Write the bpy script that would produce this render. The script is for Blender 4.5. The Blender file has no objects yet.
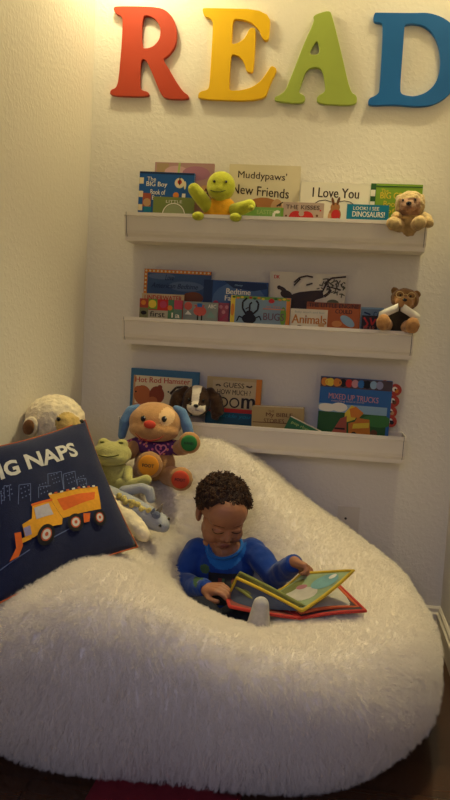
import bpy, bmesh, math, random
import numpy as np
from mathutils import Vector, Matrix, Euler
random.seed(7)
C = bpy.context.scene.collection
SC = bpy.context.scene
PI = math.pi
V = Vector

# ------------------------------------------------------------------ materials
def srgb(h):
    h = h.lstrip('#')
    c = [int(h[i:i+2], 16)/255 for i in (0, 2, 4)]
    return tuple((x/12.92 if x <= .04045 else ((x+.055)/1.055)**2.4) for x in c) + (1,)

MATS = {}
def mat(name, col, rough=.6, var=.0, vscale=30, bump=0, bscale=200, sheen=0, spec=.4, trans=0):
    if name in MATS: return MATS[name]
    m = bpy.data.materials.new(name); m.use_nodes = True
    nt = m.node_tree; b = nt.nodes['Principled BSDF']
    c = srgb(col) if isinstance(col, str) else col
    b.inputs['Base Color'].default_value = c
    b.inputs['Roughness'].default_value = rough
    b.inputs['Specular IOR Level'].default_value = spec
    if sheen:
        b.inputs['Sheen Weight'].default_value = sheen
        b.inputs['Sheen Roughness'].default_value = .5
    tc = nt.nodes.new('ShaderNodeTexCoord')
    if var:
        n = nt.nodes.new('ShaderNodeTexNoise'); n.inputs['Scale'].default_value = vscale; n.inputs['Detail'].default_value = 4
        r = nt.nodes.new('ShaderNodeValToRGB')
        r.color_ramp.elements[0].position = .3; r.color_ramp.elements[1].position = .7
        r.color_ramp.elements[0].color = tuple(x*(1-var) for x in c[:3])+(1,)
        r.color_ramp.elements[1].color = tuple(min(1, x*(1+var)) for x in c[:3])+(1,)
        nt.links.new(tc.outputs['Object'], n.inputs['Vector']); nt.links.new(n.outputs['Fac'], r.inputs['Fac'])
        nt.links.new(r.outputs['Color'], b.inputs['Base Color'])
    if bump:
        n = nt.nodes.new('ShaderNodeTexNoise'); n.inputs['Scale'].default_value = bscale; n.inputs['Detail'].default_value = 3
        bp = nt.nodes.new('ShaderNodeBump'); bp.inputs['Strength'].default_value = bump; bp.inputs['Distance'].default_value = .002
        nt.links.new(tc.outputs['Object'], n.inputs['Vector']); nt.links.new(n.outputs['Fac'], bp.inputs['Height'])
        nt.links.new(bp.outputs['Normal'], b.inputs['Normal'])
    MATS[name] = m
    return m
def pr(name, col): return mat('print_'+name, col, .45, spec=.3)          # printed ink
def plush(name, col, var=.12): return mat('plush_'+name, col, .9, var, 60, .9, 260, .25, .15)

def wall_mat():
    m = bpy.data.materials.new('textured_cream_paint'); m.use_nodes = True; nt = m.node_tree; b = nt.nodes['Principled BSDF']
    b.inputs['Base Color'].default_value = (.80, .745, .655, 1); b.inputs['Roughness'].default_value = .55
    b.inputs['Specular IOR Level'].default_value = .3
    tc = nt.nodes.new('ShaderNodeTexCoord')
    n = nt.nodes.new('ShaderNodeTexNoise'); n.inputs['Scale'].default_value = 75; n.inputs['Detail'].default_value = 2.5; n.inputs['Distortion'].default_value = .5
    r = nt.nodes.new('ShaderNodeValToRGB'); r.color_ramp.elements[0].position = .42; r.color_ramp.elements[1].position = .66
    bp = nt.nodes.new('ShaderNodeBump'); bp.inputs['Strength'].default_value = .26; bp.inputs['Distance'].default_value = .0016
    nt.links.new(tc.outputs['Object'], n.inputs['Vector']); nt.links.new(n.outputs['Fac'], r.inputs['Fac'])
    nt.links.new(r.outputs['Color'], bp.inputs['Height']); nt.links.new(bp.outputs['Normal'], b.inputs['Normal'])
    return m
def floor_mat():
    m = bpy.data.materials.new('dark_wood_planks'); m.use_nodes = True; nt = m.node_tree; b = nt.nodes['Principled BSDF']
    tc = nt.nodes.new('ShaderNodeTexCoord')
    br = nt.nodes.new('ShaderNodeTexBrick')
    br.inputs['Scale'].default_value = 1; br.inputs['Brick Width'].default_value = 1.1; br.inputs['Row Height'].default_value = .125
    br.inputs['Mortar Size'].default_value = .002; br.inputs['Mortar'].default_value = (.012, .006, .004, 1)
    br.inputs['Color1'].default_value = (.062, .027, .013, 1); br.inputs['Color2'].default_value = (.042, .018, .009, 1)
    mp = nt.nodes.new('ShaderNodeMapping'); mp.inputs['Scale'].default_value = (3, 40, 3)
    n = nt.nodes.new('ShaderNodeTexNoise'); n.inputs['Scale'].default_value = 1.5; n.inputs['Detail'].default_value = 6
    mx = nt.nodes.new('ShaderNodeMixRGB'); mx.blend_type = 'MULTIPLY'; mx.inputs['Fac'].default_value = .7
    r = nt.nodes.new('ShaderNodeValToRGB'); r.color_ramp.elements[0].color = (.4, .35, .3, 1); r.color_ramp.elements[1].color = (1.3, 1.2, 1.1, 1)
    nt.links.new(tc.outputs['Object'], br.inputs['Vector']); nt.links.new(tc.outputs['Object'], mp.inputs['Vector'])
    nt.links.new(mp.outputs['Vector'], n.inputs['Vector']); nt.links.new(n.outputs['Fac'], r.inputs['Fac'])
    nt.links.new(br.outputs['Color'], mx.inputs['Color1']); nt.links.new(r.outputs['Color'], mx.inputs['Color2'])
    nt.links.new(mx.outputs['Color'], b.inputs['Base Color']); b.inputs['Roughness'].default_value = .12
    return m

# ------------------------------------------------------------------ object helpers
def tag(o, label=None, cat=None, group=None, kind=None):
    if label: o['label'] = label
    if cat: o['category'] = cat
    if group: o['group'] = group
    if kind: o['kind'] = kind
    return o
def empty(name, loc, label, cat, group=None, rot=(0, 0, 0)):
    o = bpy.data.objects.new(name, None); o.empty_display_size = .02; C.objects.link(o)
    o.location = loc; o.rotation_euler = rot
    return tag(o, label, cat, group)

class MB:
    """collects geometry with several materials, builds ONE mesh object"""
    def __init__(s): s.v = []; s.f = []; s.mi = []; s.m = []
    def slot(s, m):
        if m not in s.m: s.m.append(m)
        return s.m.index(m)
    def add(s, vs, fs, m):
        k = len(s.v); i = s.slot(m)
        s.v += [tuple(p) for p in vs]
        for f in fs: s.f.append(tuple(k+a for a in f)); s.mi.append(i)
    def box(s, a, b, m):
        x0, y0, z0 = a; x1, y1, z1 = b
        vs = [(x, y, z) for x in (x0, x1) for y in (y0, y1) for z in (z0, z1)]
        s.add(vs, [(0, 1, 3, 2), (4, 6, 7, 5), (0, 4, 5, 1), (2, 3, 7, 6), (0, 2, 6, 4), (1, 5, 7, 3)], m)
    def tube(s, pts, r, m, n=8, closed=False):
        pts = [V(p) for p in pts]; rs = r if isinstance(r, (list, tuple)) else [r]*len(pts)
        N = len(pts); vs = []; fs = []; up = V((0.123, .456, .88)).normalized()
        for i, p in enumerate(pts):
            if closed: t = pts[(i+1) % N]-pts[i-1]
            else: t = pts[min(i+1, N-1)]-pts[max(i-1, 0)]
            t.normalize(); a = t.cross(up)
            if a.length < 1e-4: a = t.cross(V((1, 0, 0)))
            a.normalize(); b = t.cross(a)
            for k in range(n):
                q = 2*PI*k/n; vs.append(p+(a*math.cos(q)+b*math.sin(q))*rs[i])
        for i in range(N if closed else N-1):
            j = (i+1) % N
            for k in range(n): fs.append((i*n+k, i*n+(k+1) % n, j*n+(k+1) % n, j*n+k))
        if not closed:
            fs.append(tuple(reversed(range(n)))); fs.append(tuple((N-1)*n+k for k in range(n)))
        s.add(vs, fs, m)
    def ball(s, c, r, m, n=16, rot=None):
        r = r if isinstance(r, (tuple, list)) else (r, r, r)
        vs, fs = sphere(c, r, rot, n, n//2); s.add(vs, fs, m)
    def build(s, name, parent=None, smooth=False, loc=None):
        me = bpy.data.meshes.new(name); me.from_pydata(s.v, [], s.f)
        for m in s.m: me.materials.append(m)
        me.polygons.foreach_set('material_index', s.mi)
        bm = bmesh.new(); bm.from_mesh(me); bmesh.ops.recalc_face_normals(bm, faces=bm.faces) if not getattr(s, 'keep', 0) else None
        bm.to_mesh(me); bm.free()
        if smooth: me.polygons.foreach_set('use_smooth', [True]*len(me.polygons))
        me.update()
        o = bpy.data.objects.new(name, me); C.objects.link(o)
        if parent: o.parent = parent
        if loc: o.location = loc
        return o

def sphere(c, r, rot=None, n=20, k=12):
    vs = []; fs = []; R = Euler(rot).to_matrix() if rot else None
    for i in range(k+1):
        th = PI*i/k
        for j in range(n):
            ph = 2*PI*j/n
            p = V((r[0]*math.sin(th)*math.cos(ph), r[1]*math.sin(th)*math.sin(ph), r[2]*math.cos(th)))
            if R: p = R @ p
            vs.append(p+V(c))
    for i in range(k):
        for j in range(n):
            fs.append((i*n+j, (i+1)*n+j, (i+1)*n+(j+1) % n, i*n+(j+1) % n))
    # weld poles
    vs2 = [vs[0]]+vs[n:k*n]+[vs[k*n]]
    L = len(vs2)-1
    def ix(a):
        if a < n: return 0
        if a >= k*n: return L
        return a-n+1
    fs2 = []
    for f in fs:
        g = []
        for a in f:
            b = ix(a)
            if b not in g: g.append(b)
        if len(g) > 2: fs2.append(tuple(g))
    return vs2, fs2

def capsule(p0, r0, p1, r1, n=16):
    """closed tapered capsule"""
    p0 = V(p0); p1 = V(p1); d = p1-p0
    if d.length < 1e-6: return sphere(p0, (r0,)*3)
    d.normalize(); a = d.orthogonal().normalized(); b = d.cross(a)
    rings = []
    for i in range(1, 5):
        q = PI/2*i/5; rings.append((p0-d*r0*math.cos(q), r0*math.sin(q)))
    rings.append((p0, r0)); rings.append((p1, r1))
    for i in range(1, 5):
        q = PI/2*i/5; rings.append((p1+d*r1*math.sin(q), r1*math.cos(q)))
    vs = [p0-d*r0]; fs = []
    for c, r in rings:
        for k in range(n):
            t = 2*PI*k/n; vs.append(c+(a*math.cos(t)+b*math.sin(t))*r)
    vs.append(p1+d*r1); L = len(vs)-1; m = len(rings)
    for k in range(n):
        fs.append((0, 1+(k+1) % n, 1+k)); fs.append((L, 1+(m-1)*n+k, 1+(m-1)*n+(k+1) % n))
        for i in range(m-1):
            fs.append((1+i*n+k, 1+i*n+(k+1) % n, 1+(i+1)*n+(k+1) % n, 1+(i+1)*n+k))
    return vs, fs

def prim_geo(prims):
    vs = []; fs = []
    def ad(a, b):
        k = len(vs); vs.extend(tuple(p) for p in a); fs.extend(tuple(k+i for i in f) for f in b)
    for p in prims:
        if p[0] == 'e': ad(*sphere(p[1], p[2] if isinstance(p[2], tuple) else (p[2],)*3, p[3] if len(p) > 3 else None))
        elif p[0] == 'c': ad(*capsule(p[1], p[2], p[3], p[4]))
        elif p[0] == 'ch':
            L = p[1]
            for (a, ra), (b, rb) in zip(L, L[1:]): ad(*capsule(a, ra, b, rb))
        elif p[0] == 'm': ad(p[1], p[2])
    return vs, fs

def bake(me, mods):
    o = bpy.data.objects.new('temporary', me); C.objects.link(o)
    for typ, kw in mods:
        m = o.modifiers.new(typ, typ)
        for k, v in kw.items(): setattr(m, k, v)
    bpy.context.view_layer.update()
    dg = bpy.context.evaluated_depsgraph_get()
    r = bpy.data.meshes.new_from_object(o.evaluated_get(dg))
    bpy.data.objects.remove(o); bpy.data.meshes.remove(me)
    return r
TEX = {}
def clouds(scale):
    if scale not in TEX:
        t = bpy.data.textures.new('clouds', 'CLOUDS'); t.noise_scale = scale; t.noise_depth = 1; TEX[scale] = t
    return TEX[scale]
def blob(name, prims, mats, parent=None, voxel=.005, smooth=6, disp=0, dscale=.03, fn=None, xf=None):
    """soft body: union of ellipsoids and capsules grown into one continuous skin"""
    vs, fs = prim_geo(prims)
    if xf is not None: vs = [xf @ V(p) for p in vs]
    me = bpy.data.meshes.new(name); me.from_pydata(vs, [], fs)
    mods = [('REMESH', dict(mode='VOXEL', voxel_size=voxel)), ('SMOOTH', dict(factor=.5, iterations=smooth))]
    if disp: mods.append(('DISPLACE', dict(texture=clouds(dscale), strength=disp, mid_level=.5, texture_coords='GLOBAL')))
    me = bake(me, mods); me.name = name
    mats = mats if isinstance(mats, list) else [mats]
    me.materials.clear()
    for m in mats: me.materials.append(m)
    me.polygons.foreach_set('use_smooth', [True]*len(me.polygons))
    if fn:
        for p in me.polygons: p.material_index = fn(p.center)
    o = bpy.data.objects.new(name, me); C.objects.link(o)
    if parent: o.parent = parent
    return o

# ---- flat lettering / shapes --------------------------------------------------
_tc = {}
def text2d(s, bold=0.0, shear=0.0):
    k = (s, bold, shear)
    if k in _tc: return _tc[k]
    cu = bpy.data.curves.new('lettering', 'FONT'); cu.body = s; cu.size = 1; cu.offset = bold; cu.shear = shear; cu.resolution_u = 3; cu.fill_mode = 'FRONT'
    o = bpy.data.objects.new('lettering', cu); C.objects.link(o)
    bpy.context.view_layer.update(); dg = bpy.context.evaluated_depsgraph_get()
    me = bpy.data.meshes.new_from_object(o.evaluated_get(dg))
    vs = [(v.co.x, v.co.y) for v in me.vertices]; fs = [tuple(p.vertices) for p in me.polygons]
    bpy.data.objects.remove(o); bpy.data.curves.remove(cu); bpy.data.meshes.remove(me)
    x0 = min(v[0] for v in vs); x1 = max(v[0] for v in vs); y0 = min(v[1] for v in vs); y1 = max(v[1] for v in vs)
    vs = [((x-x0)/(x1-x0), (y-y0)/(y1-y0)) for x, y in vs]
    _tc[k] = (vs, fs, (x1-x0)/(y1-y0)); return _tc[k]
def outline_mesh(name, loops, depth, bevel, m, parent=None, res=1):
    """filled outline with holes in the XZ plane, given thickness, as one mesh"""
    cu = bpy.data.curves.new(name, 'CURVE'); cu.dimensions = '2D'; cu.fill_mode = 'BOTH'; cu.extrude = depth/2-bevel; cu.bevel_depth = bevel; cu.bevel_resolution = 1
    for L in loops:
        sp = cu.splines.new('POLY'); sp.points.add(len(L)-1); sp.use_cyclic_u = True
        for i, (x, y) in enumerate(L): sp.points[i].co = (x, y, 0, 1)
    o = bpy.data.objects.new(name, cu); C.objects.link(o)
    bpy.context.view_layer.update(); dg = bpy.context.evaluated_depsgraph_get()
    me = bpy.data.meshes.new_from_object(o.evaluated_get(dg)); me.name = name
    bpy.data.objects.remove(o); bpy.data.curves.remove(cu)
    me.transform(Matrix.Rotation(PI/2, 4, 'X'))
    me.materials.clear(); me.materials.append(m)
    o = bpy.data.objects.new(name, me); C.objects.link(o)
    if parent: o.parent = parent
    return o
def chaikin(L, it=1, q=.25):
    for _ in range(it):
        o = []
        for i in range(len(L)):
            a = L[i]; b = L[(i+1) % len(L)]
            o.append((a[0]*(1-q)+b[0]*q, a[1]*(1-q)+b[1]*q)); o.append((a[0]*q+b[0]*(1-q), a[1]*q+b[1]*(1-q)))
        L = o
    return L

# ------------------------------------------------------------------ the nook
XL, XR, YB, ZC = -.827, .402, 2.40, 2.44
WALL = wall_mat(); FLOOR = floor_mat()
WHITE_TRIM = mat('white_trim_paint', '#e6dcc8', .4, .03, 20)
def struct(name, boxes, m):
    b = MB()
    for a, c in boxes: b.box(a, c, m)
    o = b.build(name); o['kind'] = 'structure'; return o
struct('floor', [((-2.2, -1.6, -.1), (2.2, YB+.1, 0))], FLOOR)
struct('wall_back', [((XL-.1, YB, 0), (XR+.1, YB+.1, ZC))], WALL)
struct('wall_left', [((XL-.1, 1.05, 0), (XL, YB, ZC))], WALL)
struct('wall_right', [((XR, 1.05, 0), (XR+.1, YB, ZC))], WALL)
struct('wall_front_left', [((-2.2, 1.05, 0), (XL-.1, 1.15, ZC))], WALL)
struct('wall_front_right', [((XR+.1, 1.05, 0), (2.2, 1.15, ZC))], WALL)
struct('ceiling', [((XL-.1, .4, ZC), (XR+.1, YB+.1, ZC+.1))], WALL)
def baseboard(name, a, b, axis):
    m = MB(); t = .012
    if axis == 'R': prof = [(XR, 0), (XR-t, 0), (XR-t, .062), (XR-t*.6, .068), (XR-t*.6, .078), (XR-.002, .085), (XR, .085)]
    if axis == 'L': prof = [(XL, 0), (XL+t, 0), (XL+t, .062), (XL+t*.6, .068), (XL+t*.6, .078), (XL+.002, .085), (XL, .085)]
    if axis == 'B': prof = [(YB, 0), (YB-t, 0), (YB-t, .062), (YB-t*.6, .068), (YB-t*.6, .078), (YB-.002, .085), (YB, .085)]
    n = len(prof)
    vs = [((p, q, z) if axis != 'B' else (q, p, z)) for q in (a, b) for p, z in prof]
    m.add(vs, [(i, (i+1) % n, n+(i+1) % n, n+i) for i in range(n)]+[tuple(range(n)), tuple(range(n, 2*n))], WHITE_TRIM)
    o = m.build(name); o['kind'] = 'structure'
baseboard('baseboard_right', 1.05, YB-.012, 'R'); baseboard('baseboard_left', 1.05, YB-.012, 'L'); baseboard('baseboard_back', XL, XR, 'B')

# blank plate low on the back wall, mostly hidden by the bag
pl = empty('wall_plate', (.088, YB, .33), 'small cream cover plate low on the back wall just above the white bag edge', 'wall plate')
b = MB(); b.box((-.035, -.006, -.057), (.035, 0, .057), mat('plate_plastic', '#ddd3c2', .4)); b.build('cover_plate', pl)
b = MB(); b.ball((-.008, -.0065, .018), (.004, .002, .004), mat('screw_dark', '#4a3f33', .4)); b.build('screw', pl)

# ------------------------------------------------------------------ READ letters
R_ = [(-0.762, 1.939), (-0.747, 1.942), (-0.642, 1.94), (-0.596, 1.933), (-0.565, 1.905), (-0.552, 1.863), (-0.556, 1.82), (-0.577, 1.792), (-0.596, 1.781), (-0.575, 1.753), (-0.547, 1.71), (-0.523, 1.68), (-0.506, 1.67), (-0.505, 1.659), (-0.581, 1.659), (-0.598, 1.681), (-0.626, 1.74), (-0.648, 1.78), (-0.665, 1.781), (-0.667, 1.734), (-0.666, 1.693), (-0.657, 1.683), (-0.637, 1.679), (-0.634, 1.666), (-0.762, 1.667), (-0.761, 1.684), (-0.743, 1.69), (-0.735, 1.715), (-0.729, 1.838), (-0.729, 1.9), (-0.735, 1.914), (-0.756, 1.922)]
RH_ = [(-0.667, 1.915), (-0.641, 1.914), (-0.617, 1.899), (-0.603, 1.872), (-0.606, 1.841), (-0.624, 1.82), (-0.643, 1.813), (-0.666, 1.813)]
E_ = [(-0.473, 1.933), (-0.465, 1.935), (-0.26, 1.929), (-0.259, 1.841), (-0.271, 1.838), (-0.28, 1.847), (-0.291, 1.871), (-0.314, 1.892), (-0.343, 1.901), (-0.376, 1.904), (-0.376, 1.865), (-0.377, 1.824), (-0.355, 1.829), (-0.337, 1.841), (-0.328, 1.856), (-0.321, 1.872), (-0.313, 1.875), (-0.303, 1.872), (-0.302, 1.841), (-0.302, 1.793), (-0.303, 1.745), (-0.312, 1.743), (-0.323, 1.745), (-0.329, 1.766), (-0.34, 1.784), (-0.356, 1.795), (-0.376, 1.797), (-0.377, 1.745), (-0.377, 1.693), (-0.372, 1.685), (-0.337, 1.686), (-0.3, 1.697), (-0.273, 1.718), (-0.256, 1.745), (-0.246, 1.762), (-0.229, 1.753), (-0.236, 1.733), (-0.25, 1.703), (-0.263, 1.656), (-0.473, 1.659), (-0.472, 1.677), (-0.462, 1.683), (-0.446, 1.686), (-0.438, 1.696), (-0.437, 1.763), (-0.436, 1.883), (-0.439, 1.898), (-0.448, 1.906), (-0.467, 1.912)]
A_ = [(-0.126, 1.911), (-0.078, 1.926), (-0.069, 1.909), (-0.038, 1.814), (0.001, 1.684), (0.023, 1.673), (0.022, 1.646), (-0.097, 1.65), (-0.098, 1.671), (-0.078, 1.681), (-0.073, 1.693), (-0.087, 1.759), (-0.136, 1.758), (-0.153, 1.701), (-0.158, 1.68), (-0.135, 1.671), (-0.14, 1.649), (-0.228, 1.656), (-0.23, 1.667), (-0.214, 1.673), (-0.198, 1.685), (-0.185, 1.719), (-0.149, 1.826), (-0.12, 1.897)]
AH_ = [(-0.109, 1.846), (-0.137, 1.794), (-0.095, 1.794)]
D_ = [(0.06, 1.918), (0.069, 1.918), (0.17, 1.916), (0.217, 1.917), (0.253, 1.907), (0.283, 1.89), (0.306, 1.861), (0.321, 1.823), (0.326, 1.777), (0.322, 1.731), (0.305, 1.69), (0.278, 1.663), (0.244, 1.648), (0.203, 1.645), (0.131, 1.65), (0.062, 1.646), (0.059, 1.658), (0.063, 1.667), (0.078, 1.673), (0.089, 1.682), (0.091, 1.694), (0.091, 1.765), (0.088, 1.882), (0.082, 1.89), (0.062, 1.892), (0.057, 1.902)]
DH_ = [(0.15, 1.884), (0.172, 1.888), (0.202, 1.884), (0.23, 1.867), (0.253, 1.835), (0.266, 1.789), (0.266, 1.742), (0.254, 1.707), (0.229, 1.683), (0.195, 1.672), (0.161, 1.677), (0.151, 1.686), (0.15, 1.747), (0.15, 1.823), (0.15, 1.87)]
for nm, col, loops in (('orange red wooden letter R', '#b23a1c', [R_, RH_]), ('bright yellow wooden letter E', '#e6b60c', [E_]),
                       ('lime green wooden letter A', '#a0b04c', [A_, AH_]), ('deep blue wooden letter D', '#1262aa', [D_, DH_])):
    cx = sum(p[0] for p in loops[0])/len(loops[0]); cz = min(p[1] for p in loops[0])
    L = [chaikin([(x-cx, z-cz) for x, z in l], 2, .22) for l in loops]
    o = outline_mesh('wall_letter', L, .016, .0012, mat('letter_'+nm[-1], col, .45, .03, 8))
    o.location = (cx, YB-.0085, cz)
    tag(o, nm+' mounted high on the cream back wall', 'letter', 'letters spelling a word on the wall')

# ------------------------------------------------------------------ gutter shelves
GUT = mat('white_vinyl', '#e9e0d0', .38, .02, 15)
GAP = mat('end_cap_seam', '#3b3026', .7)
def gutter(zt, x0, x1, label):
    root = empty('book_ledge', ((x0+x1)/2, YB, zt), label, 'shelf', 'white book ledges')
    w = (x1-x0)/2
    out = [(-.0002, 0), (-.0002, -.085), (-.100, -.085), (-.101, -.073), (-.104, -.068), (-.109, -.064), (-.113, -.054), (-.118, -.02), (-.1195, -.013), (-.125, -.010), (-.125, 0)]
    inn = [(-.120, 0), (-.1195, -.008), (-.1165, -.014), (-.110, -.05), (-.105, -.062), (-.099, -.068), (-.097, -.0825), (-.0045, -.0825), (-.0045, 0)]
    P = out+inn; n = len(P)
    b = MB()
    vs = [(x, y, z) for x in (-w+.002, w-.002) for y, z in P]
    b.add(vs, [(i, (i+1) % n, n+(i+1) % n, n+i) for i in range(n)], GUT)
    b.build('trough', root)
    for s in (-1, 1):
        e = MB(); xa = s*(w-.002); xb = s*w; Q = [(y*1.0, z) for y, z in out]; k = len(Q)
        vs = [(x, y, z) for x in (xa, xb) for y, z in Q]
        e.add(vs, [tuple(range(k)), tuple(range(k, 2*k))]+[(i, (i+1) % k, k+(i+1) % k, k+i) for i in range(k)], GUT)
        # seam line where the cap is pressed on
        F = [(y-.0006, z) for y, z in out[3:11]]
        e.tube([(s*(w-.0065), y, z) for y, z in F], .0007, GAP, 5)
        e.build('end_cap', root)
    return root
gutter(1.285, -.668, .254, 'topmost white wall ledge of books, right under the letters')
gutter(.961, -.662, .240, 'middle white wall ledge of books')
gutter(.642, -.662, .240, 'lowest white wall ledge of books, just above the fluffy bag')

# ------------------------------------------------------------------ books
U = .00322
CREAM = mat('page_paper', '#e8dcc0', .8, .04, 90)
class Art:
    """printed artwork on a front cover; x to the right and y down from the top left corner, unit U"""
    def __init__(s, mb, w, h): s.mb = mb; s.w = w; s.h = h; s.k = 1
    def pt(s, x, y):
        return (min(max(x*U, 0.0005), s.w-.0005)-s.w/2, -.00006*s.k-.0002, max(s.h-max(y*U, .0005), .001))
    def poly(s, pts, m): s.mb.add([s.pt(*p) for p in pts], [tuple(range(len(pts)))], m); s.k += 1; return s
    def rect(s, x0, y0, x1, y1, m): return s.poly([(x0, y0), (x0, y1), (x1, y1), (x1, y0)], m)
    def disc(s, x, y, r, m, ry=None, n=18, a=0):
        ry = ry or r; ca, sa = math.cos(a), math.sin(a)
        P = []
        for i in range(n):
            u = r*math.cos(2*PI*i/n); v = ry*math.sin(2*PI*i/n); P.append((x+u*ca-v*sa, y+u*sa+v*ca))
        return s.poly(P, m)
    def text(s, t, x, y, h, m, w=None, bold=0.0, shear=0, slope=0):
        """x,y = top left of the line"""
        vs, fs, asp = text2d(t, 0, shear); w = w or h*asp
        for ox in ((0,) if bold <= 0 else (-bold*h*1.6, 0, bold*h*1.6)):
            s.mb.add([s.pt(x+ox+a*w, y+h*(1-b)+slope*a*w) for a, b in vs], fs, m); s.k += 1
        return s
    def line(s, pts, r, m):
        for (a, b), (c, d) in zip(pts, pts[1:]):
            l = math.hypot(c-a, d-b) or 1; nx, ny = -(d-b)/l*r, (c-a)/l*r
            s.poly([(a+nx, b+ny), (a-nx, b-ny), (c-nx, d-ny), (c+nx, d+ny)], m); s.k -= 1
        s.k += 1; return s
    def ring(s, x, y, r, t, m, ry=None):
        ry = ry or r; n = 24
        vs = []; fs = []
        for i in range(n):
            c, q = math.cos(2*PI*i/n), math.sin(2*PI*i/n)
            vs += [s.pt(x+r*c, y+ry*q), s.pt(x+(r-t)*c, y+(ry-t)*q)]
        for i in range(n): j = (i+1) % n; fs.append((2*i, 2*i+1, 2*j+1, 2*j))
        s.mb.add(vs, fs, m); s.k += 1; return s
def book(label, x0, x1, ztop, zlip, yf, th, cover, group, roll=0, lean=0, zb=None):
    zb = zb if zb is not None else zlip-.081
    w = x1-x0; h = ztop-zb
    root = empty('picture_book', ((x0+x1)/2, yf, zb), label, 'book', group, rot=(lean, roll, 0))
    b = MB(); t = .0018
    b.box((-w/2, 0, 0), (w/2, t, h), cover); b.box((-w/2, th-t, 0), (w/2, th, h), cover); b.box((-w/2, t, 0), (-w/2+t, th-t, h), cover)
    p = MB(); p.box((-w/2+t, t, .002), (w/2-.002, th-t, h-.002), CREAM)
    a = Art(b, w, h); a.root = root; a.pg = p
    return a
def done(a):
    a.mb.keep = 1
    # keep winding: recalc boxes only matters for shading of flat faces, prints are flat
    a.mb.build('cover', a.root); a.pg.build('page_block', a.root)
G1, G2, G3 = 'books on the top ledge', 'books on the middle ledge', 'books on the lowest ledge'
Z1, Z2, Z3 = 1.287, .963, .644
INK = pr('ink', '#2a2320'); WH = pr('white', '#f1ead8'); CRM = pr('cream', '#e6d6b0'); RED = pr('red', '#c02c22'); ORG = pr('orange', '#d9822b')
BRN = pr('brown', '#6b4426'); DBR = pr('dark_brown', '#3a2a1c'); GRN = pr('green', '#6f9a35'); DGR = pr('dark_green', '#2f5c2c'); YEL = pr('yellow', '#e3c53c')
NAV = pr('navy', '#1c3157'); BLU = pr('blue', '#2f6fb2'); LBL = pr('light_blue', '#8fb0c9'); PNK = pr('pink', '#c98f93'); GRY = pr('grey', '#9aa09a'); TEAL = pr('teal', '#177c9c')
LTAN = pr('tan', '#c79a6a'); LGR = pr('light_green', '#a9bf6d'); MAG = pr('rose', '#b9405a'); BLK = pr('black', '#161414')

# --- top ledge
a = book('pinkish picture book standing at the back left of the top ledge', -.603, -.410, 1.459, Z1, 2.376, .012, pr('dusty_pink', '#b08a86'), G1, .006)
a.rect(2, 1, 14, 20, pr('dusty_tan', '#a88f6c')); a.disc(22, 9, 12, pr('pale_rose', '#c9a2a6'), 6); a.disc(42, 10, 14, pr('mauve', '#a9738a'), 7); a.line([(25, 0), (24, 14)], 1, LGR); a.disc(52, 28, 7, LTAN); a.text('A', 49, 24, 8, DBR)
done(a)
a = book('blue beginner picture book with checked spine at the left of the top ledge', -.648, -.469, 1.424, Z1, 2.354, .016, pr('cobalt', '#1f5aa0'), G1, .015)
a.rect(0, 0, 55, 2, NAV)
for i in range(4): a.rect(0, 6+i*13, 4.5, 12+i*13, CRM)
a.text('The', 8, 5, 4, WH); a.text('BIG Boy', 7.5, 9.5, 6, WH, 21, .01); a.text('Book of', 12, 17, 5, WH, 15, .01); a.text('Beginner', 14, 23, 5.5, WH, 20, .01)
a.disc(41, 10, 5, CRM); a.disc(41, 9, 2.2, RED); a.line([(41, 4), (41, 12)], .6, DBR); a.disc(38, 22, 3, ORG); a.rect(44, 20, 47.5, 28, WH); a.disc(46.5, 12, 1.2, CRM, 4)
a.rect(4.5, 21, 13, 34, pr('brick', '#a9553f')); a.disc(9, 30, 4, LTAN); a.rect(6, 34, 14, 42, TEAL)
done(a)
a = book('small olive green book with a pale ring, in front of the blue beginner book', -.592, -.460, 1.343, Z1, 2.330, .012, pr('olive', '#7d8a45'), G1, .008)
a.ring(21, 17, 11.5, 1, WH); a.disc(21, 17, 10, pr('sage', '#9fa676')); a.text('LITTLE', 13, 3, 2.6, WH, 16); a.disc(21, 18, 5, LGR, 3)
done(a)
a = book('large cream puppy book with two lines of hand lettering on the top ledge', -.362, -.137, 1.458, Z1, 2.376, .014, pr('cream_cover', '#ddd0ae'), G1, .01)
a.text('Muddypaws\'', 9, 6, 9, DBR, 48, .004, 0, .03); a.text('New Friends', 4, 19, 9, DBR, 56, .006, 0, .06)
a.disc(36, 42, 18, pr('puppy', '#b5763f'), 11); a.disc(22, 43, 8, BRN, 9); a.disc(31, 42, 2, BLK, 1.6); a.disc(49, 41, 6, LTAN, 9); a.line([(49, 39), (53, 36)], .7, DBR); a.line([(52, 39), (53, 36), (55, 35)], .6, DBR); a.disc(10, 46, 10, GRN, 8)
done(a)
a = book('small light green animal book in front of the cream puppy book', -.295, -.177, 1.321, Z1, 2.334, .010, pr('spring_green', '#79a552'), G1)
a.text('EASTER', 11, 2.5, 4, LGR, 18, .01); a.text('farm', 12, 8, 3.5, LGR, 14); a.line([(27, 11), (27.5, 5), (31, 3.5)], 1.3, WH); a.disc(31, 4, 2.2, WH, 1.5); a.rect(34, 0, 37, 14, GRN)
done(a)
a = book('wide white bunny book with serif title in the middle of the top ledge', -.131, .078, 1.405, Z1, 2.356, .018, pr('ivory', '#ebe3cd'), G1, .012)
a.text('I Love You', 11.5, 5, 9, DBR, 44, .012); 
for q in (0, 1):
    s = -1 if q == 0 else 1
    a.line([(33+s*3, 18), (33+s*9, 16.5), (33+s*15, 17.5), (33+s*20, 21), (33+s*23, 26)], .35, DBR)
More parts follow.
